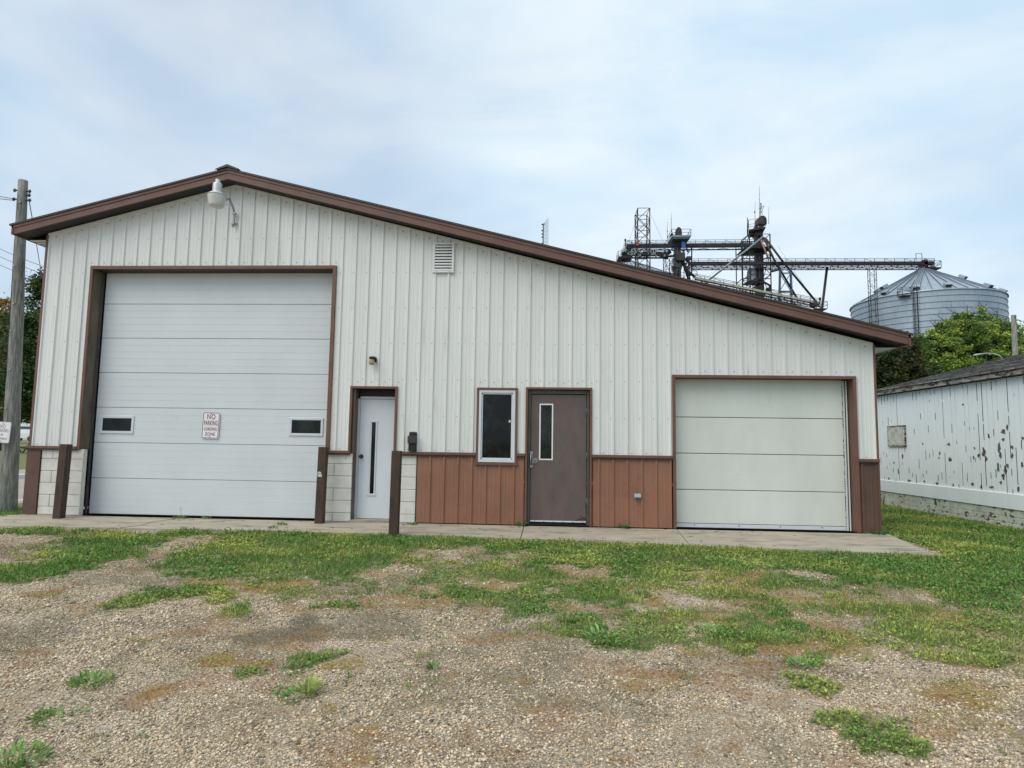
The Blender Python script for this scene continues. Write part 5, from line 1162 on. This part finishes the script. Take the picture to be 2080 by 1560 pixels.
# free-standing square lattice tower
Y = YE_; xa, xb = at(1290.5, 600, Y)[0], at(1314.5, 600, Y)[0]; zt_ = at(1300, 437, Y)[2]
r = empty('lattice_tower', ((xa+xb)/2, Y, 0)); tag(r, 'tall square lattice tower standing above the conveyors, the leftmost tower', 'tower'); b = MB()
lattice(b, rect(xa, xb, Y-4.0, Y), 0, zt_, 2.35, .11, M_GRID, brace=2, rb=.055); b.build('frame', r)
# left bucket elevator
def head(b, c, w_, h_, m):
    """rounded hood of a bucket elevator"""
    pts = [(-w_, 0), (-w_, h_*.55), (-w_*.75, h_*.85), (-w_*.3, h_), (w_*.3, h_), (w_*.75, h_*.85), (w_, h_*.55), (w_, 0)]
    f = [(c[0]+x, c[1]-w_*.8, c[2]+z) for x, z in pts]; g = [(c[0]+x, c[1]+w_*.8, c[2]+z) for x, z in pts]
    b.quad(list(reversed(f)), m); b.quad(g, m)
    for i in range(len(pts)): j = (i+1) % len(pts); b.quad([f[i], f[j], g[j], g[i]], m)
def P(px, py, dy=0): return Vector([float(v) for v in at(px, py, YE_+dy)])
r = empty('bucket_elevator', (float(P(1377, 600).x), YE_, 0)); tag(r, 'left grain elevator leg with a rounded hood above a blue-edged platform', 'grain elevator', 'elevator legs')
b = MB(); c = P(1378, 484); 
for x0, x1 in ((1370, 1375.5), (1378, 1383)): q0, q1 = PB(x0, 484, -.6, x1, 484, .6); b.box(q0[:2]+(0,), q1, M_LEG)
b.build('casing', r); b = MB(); head(b, P(1378, 484), .64, float(P(1378, 463).z-P(1378, 484).z), M_LEG); b.box(*PB(1370, 484, -1, 1372, 477, .2), M_GRID); b.box(*PB(1384, 484, -1, 1387, 479, .2), M_GRID); b.box(*PB(1363, 481, -1.4, 1368, 474, -.6), M_BLACK); b.build('head_hood', r)
b = MB(); p0, p1 = P(1360, 487), P(1398, 487); zz = float(p0.z); b.box((p0.x, YE_-2.6, zz-.22), (p1.x, YE_+2, zz+.12), M_SPOUT); b.box((p0.x+.2, YE_-2.5, zz-.6), (p1.x-.3, YE_+1.8, zz-.24), M_BLUE)
rails(b, [(p0.x, YE_-2.6, zz), (p1.x, YE_-2.6, zz), (p1.x, YE_+2, zz), (p0.x, YE_+2, zz)], 1.35, M_GRID); b.build('platform', r)
b = MB()
for k in range(26):   # machinery, chutes and brackets clustered under the platform
    a = P(random.uniform(1362, 1396), random.uniform(492, 556), random.uniform(-1.5, 1.5)); s = random.uniform(.15, .6); b.box(tuple(a), tuple(a+Vector((s*1.6, s, s*1.2))), random.choice((M_GRID, M_LEG, M_LEG, M_GRID, M_SPOUT)), .03)
b.box(*PB(1385, 503, -1.8, 1392, 491, -1.6), M_BLUEB); b.box(*PB(1374, 529, -1.2, 1392, 512, 1), M_LEG, .1)
for p_, q_, s in (((1372, 520), (1352, 521), .2), ((1386, 528), (1400, 568), .34), ((1386, 530), (1376, 566), .3), ((1392, 525), (1408, 542), .3), ((1380, 520), (1400, 500), .1), ((1390, 545), (1412, 563), .26), ((1384, 530), (1404, 560), .25), ((1364, 506), (1376, 497), .12), ((1345, 520), (1362, 511), .4)):
    b.tube([P(*p_), P(*q_)], s, M_GRID, 8)
b.tube([P(1350, 522), P(1357, 522)], .5, M_GRID, 8); b.build('chutes', r)
b = MB(); lattice(b, rect(P(1350.5, 600).x, P(1363, 600).x, YE_-1.5, YE_+1.5), 0, float(P(1350, 522).z), 2.2, .07, M_GRID, rb=.04)
lattice(b, rect(P(1364.5, 600).x, P(1394, 600).x, YE_-2, YE_+2), 0, float(P(1350, 530).z), 3.0, .07, M_GRID, rb=.035)
b.bar(P(1405, 495), P(1405, 560), .13, M_GRID); b.bar(P(1396, 517), P(1405, 503), .09, M_GRID)
rails(b, [P(1396, 562, -2), P(1416, 562, -2), P(1416, 562, 1), P(1396, 562, 1)], 1.2, M_GRID); b.build('support_frame', r)
# antennas on the leg
def mast(px, y0, y1, label, side=(), dy=-1.0, rr=.05, Y=None):
    f = (lambda a, c: Vector([float(v) for v in at(a, c, Y)])) if Y else (lambda a, c: P(a, c, dy))
    b = MB(); b.tube([f(px, y0), f(px, (y0+y1)/2), f(px+.2, y1)], [rr, rr*.8, rr*.4], M_GRID, 6)
    for py, dx, s in side: b.tube([f(px, py), f(px+dx, py-.2)], s, M_GRID, 5)
    o = b.build('antenna', off=tuple(f(px, y0))); tag(o, label, 'antenna', 'antennas on the grain elevator'); return o
mast(1355.5, 484, 450, 'shorter thin antenna left of the left elevator leg', ((470, 1.5, .09), (468, -1, .07)))
mast(1363.5, 472, 432, 'taller thin antenna beside the hood of the left elevator leg', ((446, -1.2, .08), (453, .8, .06)))
# conveyors: long trussed galleries with a walkway rail
def conveyor(label, p, q, rail_px, band_px, bot_px, m=M_GRID, wid=1.6, dy=0, step=1.9, mname='conveyor'):
    (x0, y0), (x1, y1) = p, q; A = P(x0, y0, dy); B = P(x1, y1, dy); s = (YE_-CAM[1])/FPX
    r = empty(mname, A); tag(r, label, 'conveyor', 'elevated grain conveyors'); n = max(2, int((B-A).length/step)); R_, Bd, Bt = rail_px*s, band_px*s, bot_px*s
    b = MB(); hh = Bd/2
    for yy in (-wid/2,):
        f = [A+Vector((0, yy, hh)), B+Vector((0, yy, hh)), B+Vector((0, yy, -hh)), A+Vector((0, yy, -hh))]; g = [v+Vector((0, wid*.55, 0)) for v in f]
        b.quad(f, m); b.quad(g, m); b.quad([f[0], f[1], g[1], g[0]], m); b.quad([f[3], f[2], g[2], g[3]], m); b.quad([f[0], f[3], g[3], g[0]], m); b.quad([f[1], f[2], g[2], g[1]], m)
    b.build('belt_housing', r); b = MB()
    m = M_GRID
    for yy in (-wid/2-.05, wid/2):
        b.bar(A+Vector((0, yy, -Bt)), B+Vector((0, yy, -Bt)), .10, m); b.bar(A+Vector((0, yy, -hh-.25)), B+Vector((0, yy, -hh-.25)), .07, m)
        for i in range(n+1):
            a = A.lerp(B, i/n)+Vector((0, yy, 0)); b.bar(a+Vector((0, 0, -Bt)), a+Vector((0, 0, -hh)), .045, m)
            if i < n: c_ = A.lerp(B, (i+1)/n)+Vector((0, yy, 0)); b.bar(a+Vector((0, 0, -Bt if i % 2 else -hh)), c_+Vector((0, 0, -hh if i % 2 else -Bt)), .05, m)
    b.build('truss', r); b = MB()
    if rail_px:
        for yy in (-wid/2-.1, wid/2+.2):
            for h_ in (R_, R_*.62 if R_ < 1.5 else R_*.7): b.bar(A+Vector((0, yy, h_)), B+Vector((0, yy, h_)), .04, M_GRID)
            for i in range(n+1):
                a = A.lerp(B, i/n)+Vector((0, yy, 0)); b.bar(a, a+Vector((0, 0, R_)), .04, M_GRID)
                if i < n and i % 2 == 0: b.bar(a+Vector((0, 0, R_)), A.lerp(B, (i+.7)/n)+Vector((0, yy, hh)), .03, M_GRID)
        b.build('walkway_rail', r)
    return r
conveyor('upper gallery conveyor joining the two elevator legs', (1272, 500.5), (1531, 498.5), 9.5, 5.5, 6.0)
main = conveyor('long trussed conveyor running from the elevator legs to the top of the big grain bin', (1397, 537), (1892, 536.5), 8.5, 6.0, 8.5, wid=2.0)
conveyor('lower left gallery crowded with machinery between the lattice tower and the left leg', (1262, 516), (1356, 516), 8, 4.5, 6.5, dy=-1)
# ends and clutter of the galleries
r = empty('machinery_platform', P(1266, 521)); tag(r, 'railed platform with motors at the far left end of the galleries', 'platform'); b = MB()
p0, p1 = [Vector(v) for v in PB(1256, 523, -2, 1284, 523, 1.5)]; b.box(tuple(p0), (p1.x, p1.y, p0.z+.25), M_GRID); rails(b, [tuple(p0), (p1.x, p0.y, p0.z), (p1.x, p1.y, p0.z), (p0.x, p1.y, p0.z)], 1.4, M_GRID); b.box(*PB(1262, 530, -.5, 1276, 524, .8), M_GRID, .2)
b.build('deck', r); b = MB()
for k in range(34):
    a = P(1264+k*2.6, random.uniform(510, 521), -2.2); s = random.uniform(.2, .55); b.box(tuple(a), tuple(a+Vector((s*1.3, .4, s*1.3))), random.choice((M_GRID, M_SPOUT, M_LEG, M_SPOUT)), .03)
b.box(*PB(1292, 498, -4.4, 1298, 490, -4.2), M_ORNG); b.build('motors', r)
b = MB(); p0, p1 = [Vector(v) for v in PB(1270, 503, -1.5, 1284, 503, 1)]; rails(b, [tuple(p0), (p1.x, p0.y, p0.z), (p1.x, p1.y, p0.z), (p0.x, p1.y, p0.z)], 1.35, M_GRID); b.box(*PB(1271, 503.5, -1.4, 1291, 501, 1), M_GRID); b.bar(P(1271, 500, -1), P(1270.5, 488, -1), .05, M_GRID); b.box(*PB(1268.5, 488.5, -1.2, 1272, 485, -.7), M_BLACK, .05); b.build('upper_deck', r)
# right bucket elevator with its tall braced tower
r = empty('bucket_elevator', (float(P(1541, 600).x), YE_+2, 0)); tag(r, 'tallest elevator leg in a braced steel tower with spouts fanning out', 'grain elevator', 'elevator legs')
b = MB()
for x0, x1, m_ in ((1534, 1540, M_LEG), (1543, 1549.5, M_LEG)): q0, q1 = PB(x0, 458, 1.2, x1, 458, 2.4); b.box(q0[:2]+(0,), q1, m_)
b.build('casing', r)
b = MB(); f0 = [P(1533, 464, 1), P(1552, 464, 1), P(1549, 478, 1), P(1535, 478, 1)]; f1 = [v+Vector((0, 2.2, 0)) for v in f0]
b.quad(f0, M_LEG); b.quad(f1, M_LEG); b.quad([f0[1], f0[2], f1[2], f1[1]], M_LEG); b.quad([f0[0], f0[3], f1[3], f1[0]], M_LEG)
head(b, P(1547, 457, 1.5), .85, float(P(1547, 440).z-P(1547, 457).z), M_LEG); b.box(*PB(1536, 457, .8, 1541, 449, 2), mat('motor_rust', (.13, .06, .04), None, .6), .1); b.box(*PB(1537, 454, 1, 1545, 444, 2.4), M_LEG, .15); b.build('head_hood', r)
b = MB(); a0, a1 = P(1521, 466, -.5), Vector((P(1562, 455, -.5).x, YE_+4.0, 0)); q = [Vector((a0.x, a0.y, a0.z)), Vector((float(P(1553, 455).x), a0.y, a0.z+.6)), Vector((a1.x, a1.y, a0.z+.6)), Vector((float(P(1531, 460).x), a1.y, a0.z))]
b.quad(q, M_GRID); b.quad([v-Vector((0, 0, .35)) for v in q], M_GRID)
for i in range(4): j = (i+1) % 4; b.quad([q[i], q[j], q[j]-Vector((0, 0, .35)), q[i]-Vector((0, 0, .35))], M_GRID)
b.build('platform', r); b = MB(); rails(b, [tuple(v) for v in q], 2.0, M_GRID, .04); b.build('railing', r)
b = MB(); X4 = [P(1508.3, 600).x, P(1523, 600).x, P(1565, 600).x]; zt_ = float(P(1540, 477).z); zl = float(P(1540, 488).z)
lattice(b, rect(X4[1], X4[2], YE_-.5, YE_+4.5), 0, zt_, 4.2, .11, M_GRID, rb=.06); b.bar((X4[0], YE_, 0), (X4[0], YE_, zl), .10, M_GRID); b.bar((X4[0], YE_+4, 0), (X4[0], YE_+4, zl), .10, M_GRID); b.bar((X4[0], YE_, zl), (X4[1], YE_, zt_), .1, M_GRID)
for py in (491, 508, 525, 566): z = float(P(1540, py).z); b.bar((X4[0], YE_, z), (X4[2], YE_, z), .09, M_GRID); b.bar((X4[0], YE_, z), (X4[0], YE_+4, z), .07, M_GRID)
b.bar(P(1509, 567), P(1523, 560), .08, M_GRID); b.bar(P(1549, 568), P(1565, 559), .08, M_GRID)
for py in (504.5,): b.box((X4[1]-1, YE_-1, float(P(1540, py).z)-.25), (X4[2]+.1, YE_+4.5, float(P(1540, py).z)+.1), M_GRID)
rails(b, [(X4[0], YE_, float(P(1540, 504).z)), (X4[2], YE_, float(P(1540, 504).z))], 1.3, M_GRID, closed=False)
b.box(*PB(1516, 574, -.3, 1552, 572, 2), M_GRID); b.build('support_frame', r)
b = MB(); b.lathe((float(P(1528, 560).x), YE_+.6, float(P(1528, 570).z)), [(.9, 0), (.95, 1.0), (.8, 2.1), (.5, 2.6), (.01, 2.7)], M_SPOUT, 14); b.build('hopper', r); b = MB()
for k in range(9): a = P(random.uniform(1524, 1545), random.uniform(572, 592), random.uniform(-.5, 1)); s = random.uniform(.3, .8); b.box(tuple(a), tuple(a+Vector((s, s*.8, s))), M_GRID, .05)
b.box(*PB(1558, 590, .5, 1568, 584, 1.5), M_GRID, .1); b.tube([P(1550, 572), P(1564, 580)], .22, M_GRID, 6); b.tube([P(1564, 580), P(1562, 597)], .25, M_GRID, 6); b.bar(P(1556, 597), P(1571, 600), .1, M_GRID); b.build('machinery', r)
for nm, pts, rr, m_ in (('spout', [(1550, 481), (1431, 576)], .2, M_SPOUT), ('spout', [(1551, 482), (1573, 529), (1622, 611)], .22, M_GRID), ('spout', [(1554, 483), (1589, 530), (1657, 612)], .22, M_GRID), ('spout', [(1546, 488), (1561, 526)], .18, M_RUSTP), ('spout', [(1584, 547), (1565, 552)], .22, M_GRID)):
    b = MB(); b.tube([P(x, y, -1.5) for x, y in pts], rr, m_, 10); b.build(nm, r)
mast(1542.5, 442, 378, 'tallest antenna mast above the right elevator leg', ((394, 1.2, .05), (405, -1.2, .05)), dy=1, rr=.06)
mast(1533.6, 450, 408, 'thin antenna with a round ball left of the tallest mast', ((431, -1.5, .22),), dy=-.4)
mast(1561.5, 455, 420, 'thin antenna at the right rail of the tallest elevator leg', (), dy=-.4)
mast(1518, 478, 441, 'pale panel antenna on the left side of the tallest elevator tower', ((445, .6, .22), (454, 1.5, .18), (449, .8, .2)), dy=-.4, rr=.1)
b = MB(); a = P(1545, 442, 1); b.bar(a, P(1545, 412, 1), .06, M_GRID)
for k, (p_, q_) in enumerate((((1541, 425), (1552, 418)), ((1552, 418), (1547, 430)), ((1543, 433), (1549, 429)), ((1544, 430), (1547, 424)), ((1546.5, 424), (1546.5, 412)), ((1547, 430), (1549, 436)))): b.bar(P(*p_, 1), P(*q_, 1), .045, M_GRID)
tag(b.build('antenna', off=tuple(a)), 'branching aerial beside the tallest mast on the elevator', 'antenna', 'antennas on the grain elevator')
# blue support tower, strut, bin-top end of the main conveyor
r = empty('support_tower', (float(P(1595, 600).x), YE_, 0)); tag(r, 'blue steel two-legged tower holding up the long conveyor', 'tower'); b = MB()
for (x0, y0, x1, y1) in ((1584.5, 546, 1582.5, 640), (1606, 546, 1609, 640)):
    for dy in (-1.5, 1.5):
        a, c_ = P(x0, y0, dy), P(x1, y1, dy); g0 = c_+(c_-a)*(c_.z/(a.z-c_.z)); b.bar(a, g0, .22, M_BLUE)
b.build('leg', r); b = MB()
for p_, q_ in (((1584, 554), (1606, 554)), ((1584, 556), (1606, 556)), ((1584, 591), (1607, 591)), ((1584, 594), (1607, 594)), ((1585, 557), (1606, 591)), ((1605, 557), (1584, 591)), ((1584, 595), (1608, 625)), ((1607, 595), (1583, 625)), ((1585, 554), (1594, 547)), ((1605, 554), (1596, 547))): b.bar(P(*p_, -1.5), P(*q_, -1.5), .07, M_BLUE)
b.box(*PB(1585, 594, -1.5, 1605, 590.5, -1.3), M_SPOUT); b.build('bracing', r)
b = MB(); a, c_ = P(1680, 543), P(1669, 633); b.tube([a, c_+(c_-a)*(c_.z/(a.z-c_.z))], .26, M_GRID, 10); tag(b.build('steel_strut', off=tuple(a)), 'single dark slanting strut under the long conveyor, left of the big bin', 'strut')
r = empty('support_tower', (float(P(1773, 600).x), 104, 0)); tag(r, 'slender lattice ladder tower beside the big bin, under the long conveyor', 'tower'); b = MB()
lattice(b, rect(float(at(1768.5, 600, 108)[0]), float(at(1782, 600, 108)[0]), 108, 108.8), 0, float(at(1775, 545, 108)[2]), 1.1, .045, M_GRID, rb=.02); b.build('frame', r)
r = empty('bin_top_drive', P(1881, 541)); tag(r, 'orange and dark conveyor drive with railings on the peak of the big bin', 'machinery'); b = MB(); b.box(*PB(1877, 541, -1, 1885, 526.5, .6), M_ORNG, .1); b.box(*PB(1873, 543, -.8, 1878, 529, .6), M_GRID, .1); b.build('drive_box', r)
b = MB(); p0, p1 = [Vector(v) for v in PB(1885, 543, -1.2, 1912, 543, 1.2)]; b.box((p0.x, p0.y, p0.z-.2), (p1.x, p1.y, p0.z+.05), M_GRID); rails(b, [(p0.x, p0.y, p0.z), (p1.x, p0.y, p0.z), (p1.x, p1.y, p0.z), (p0.x, p1.y, p0.z)], 1.35, M_GRID); b.bar(P(1899, 543, -1.2), P(1912, 530, -1.2), .05, M_GRID); b.build('deck', r)
b = MB(); rails(b, [P(1861, 529, -1), P(1873, 529, -1), P(1873, 529, 1), P(1861, 529, 1)], 1.45, M_SPOUT, mid=False); b.build('hoop_rail', r)
r0 = conveyor('inclined beige covered conveyor just above the shed roof edge', (1410, 566), (1662, 617), 7, 4.2, 7.5, m=M_BEIGE, dy=-8, step=1.8)
b = MB(); r = empty('machinery_platform', P(1665, 620, -8)); tag(r, 'small railed platform at the lower right end of the inclined conveyor', 'platform')
b.box(*PB(1652, 622, -9, 1662, 608, -7), M_LEG, .3); b.box(*PB(1655, 628, -9, 1680, 626, -7), M_GRID); p0, p1 = [Vector(v) for v in PB(1664, 626, -9, 1681, 626, -7)]; rails(b, [tuple(p0), (p1.x, p0.y, p0.z), (p1.x, p1.y, p0.z), (p0.x, p1.y, p0.z)], 1.3, M_GRID); b.bar(P(1666.5, 626, -9), P(1666, 605, -9), .05, M_GRID); b.box(*PB(1664.5, 610, -9, 1668, 604, -8.7), M_BLACK); b.build('deck', r)
for a_, c_, lab in (((1295, 440), (1277, 490), 'left guy wire of the lattice tower'), ((1322, 436), (1347, 491), 'right guy wire of the lattice tower'), ((1532, 500), (1440, 560), 'guy wire between the elevator legs'), ((1580, 500), (1640, 590), 'guy wire right of the tallest elevator leg')):
    wire(P(*a_, -2), P(*c_, -2), 0, lab, .022, n=2, name='guy_wire', group='guy wires of the elevator')
# aerial with wire mesh panel over the roof
YA = 40.0; f = lambda a, c: Vector([float(v) for v in at(a, c, YA)])
r = empty('antenna', f(1103, 520)); tag(r, 'dark aerial with a pale wire mesh reflector above the middle of the roof', 'antenna'); b = MB(); b.tube([(f(1103, 520).x, YA, -.1), f(1103, 500), f(1103.6, 455)], .045, M_GRID, 6)
for py in (455.5, 468, 475, 481, 494): b.bar(f(1100, py+.8), f(1103.5, py), .05, M_GRID)
b.tube([f(1103.5, 455), f(1105.5, 454), f(1107, 456)], .03, M_GRID, 5); b.build('mast', r)
b = MB(); 
for i in range(6): t = i/5; b.bar(f(1105.5+8*t, 453-10*t), f(1105.5+8*t, 497+3*t), .012, M_SPOUT)
for i in range(8): t = i/7; b.bar(f(1105.5, 453+44*t), f(1113.5, 443+57*t), .008, M_SPOUT)
b.build('mesh_reflector', r)

# ================================================================== BEYOND THE ROAD AT LEFT
def suv():
    Y = 88.0; gz = float(terr(-77, Y)); o = at(50, 895, Y); ox = float(o[0]); s = 1.0
    r = empty('parked_suv', (ox, Y, gz)); tag(r, 'white sport utility vehicle parked far behind the left pole', 'car')
    Q = lambda x, z, y=0: (ox+x, Y+y, gz+z); prof = [(-2.45, .45), (-2.5, .95), (-2.42, 1.1), (-2.25, 1.72), (-2.05, 1.86), (.4, 1.86), (.75, 1.8), (1.35, 1.2), (2.35, 1.08), (2.55, .9), (2.55, .45)]
    b = MB(); w_ = .95
    f = [Q(x, z, -w_+(.12 if z > 1.2 else 0)) for x, z in prof]; g = [Q(x, z, w_-(.12 if z > 1.2 else 0)) for x, z in prof]
    b.quad(list(reversed(f)), M_SUV); b.quad(g, M_SUV)
    for i in range(len(prof)): j = (i+1) % len(prof); b.quad([f[i], f[j], g[j], g[i]], M_SUV)
    b.build('body', r)
    for x0, x1 in ((-2.1, -1.1), (-1.0, -.1), (0.0, .95)):
        b = MB(); zt_ = 1.72; x1t = x1 if x1 < .9 else .6; b.quad([Q(x0, 1.22, -w_+.02-.01), Q(x1, 1.22, -w_+.01), Q(x1t, zt_, -w_+.105), Q(x0+(.1 if x0 < -2 else 0), zt_, -w_+.105)], M_GLASS); b.build('side_window', r)
    for x in (-1.55, 1.6):
        b = MB(); b.tube([Q(x, .38, -w_-.02), Q(x, .38, -w_+.25)], .38, M_TIRE, 20); b.tube([Q(x, .38, -w_-.03), Q(x, .38, -w_-.015)], .2, M_DARK, 12); b.tube([Q(x, .38, w_-.25), Q(x, .38, w_+.02)], .38, M_TIRE, 20); b.build('wheel', r)
    b = MB(); b.box(Q(-2.52, .95, -w_-.01), Q(-2.35, 1.2, -w_+.15), M_TAIL); b.build('tail_lamp', r)
    b = MB(); b.box(Q(-2.55, .4, -w_), Q(-2.45, .62, w_), M_DARK); b.build('bumper', r)
suv()
def long_building():
    Y = 105.0; a = at(-40, 875, Y); c_ = at(120, 862, Y); gz = .45; zt_ = float(at(50, 860.5, Y)[2]); r = empty('long_building', (float(a[0]), Y, gz)); tag(r, 'long low grey building with a white roof edge beyond the white vehicle', 'building'); b = MB()
    b.box((float(a[0]), Y, 0), (float(c_[0]), Y+8, zt_-.6), M_GREYB); b.build('wall', r); b = MB(); b.box((float(a[0])-.4, Y-.5, zt_-.55), (float(c_[0])+.4, Y+8.5, zt_), M_SUV); b.build('roof', r)
    b = MB(); b.box((float(a[0]), Y-.02, .4), (float(c_[0]), Y-.01, 1.3), M_TRAIL); b.build('lower_wall', r)
long_building()
def picnic_table():
    k = gnd(44, 920, .02); x, y = float(k[0]), float(k[1]); z = float(terr(x, y)); r = empty('picnic_table', (x, y, z)); tag(r, 'dark picnic table on the grass across the road behind the left pole', 'picnic table')
    b = MB()
    for i in range(5): b.box((x-1.1, y-.36+.15*i, z+.72), (x+1.1, y-.36+.15*i+.135, z+.76), M_WOODT)
    b.build('table_top', r)
    for s in (-1, 1):
        b = MB(); b.box((x-1.1, y+s*.78-.13, z+.42), (x+1.1, y+s*.78+.13, z+.46), M_WOODT); b.build('bench_seat', r)
    for q in (-.75, .75):
        b = MB(); b.bar((x+q, y-.8, z), (x+q, y-.2, z+.72), .05, M_WOODT); b.bar((x+q, y+.8, z), (x+q, y+.2, z+.72), .05, M_WOODT); b.bar((x+q, y-.85, z+.38), (x+q, y+.85, z+.38), .05, M_WOODT); b.build('leg_frame', r)
    return r
picnic_table()
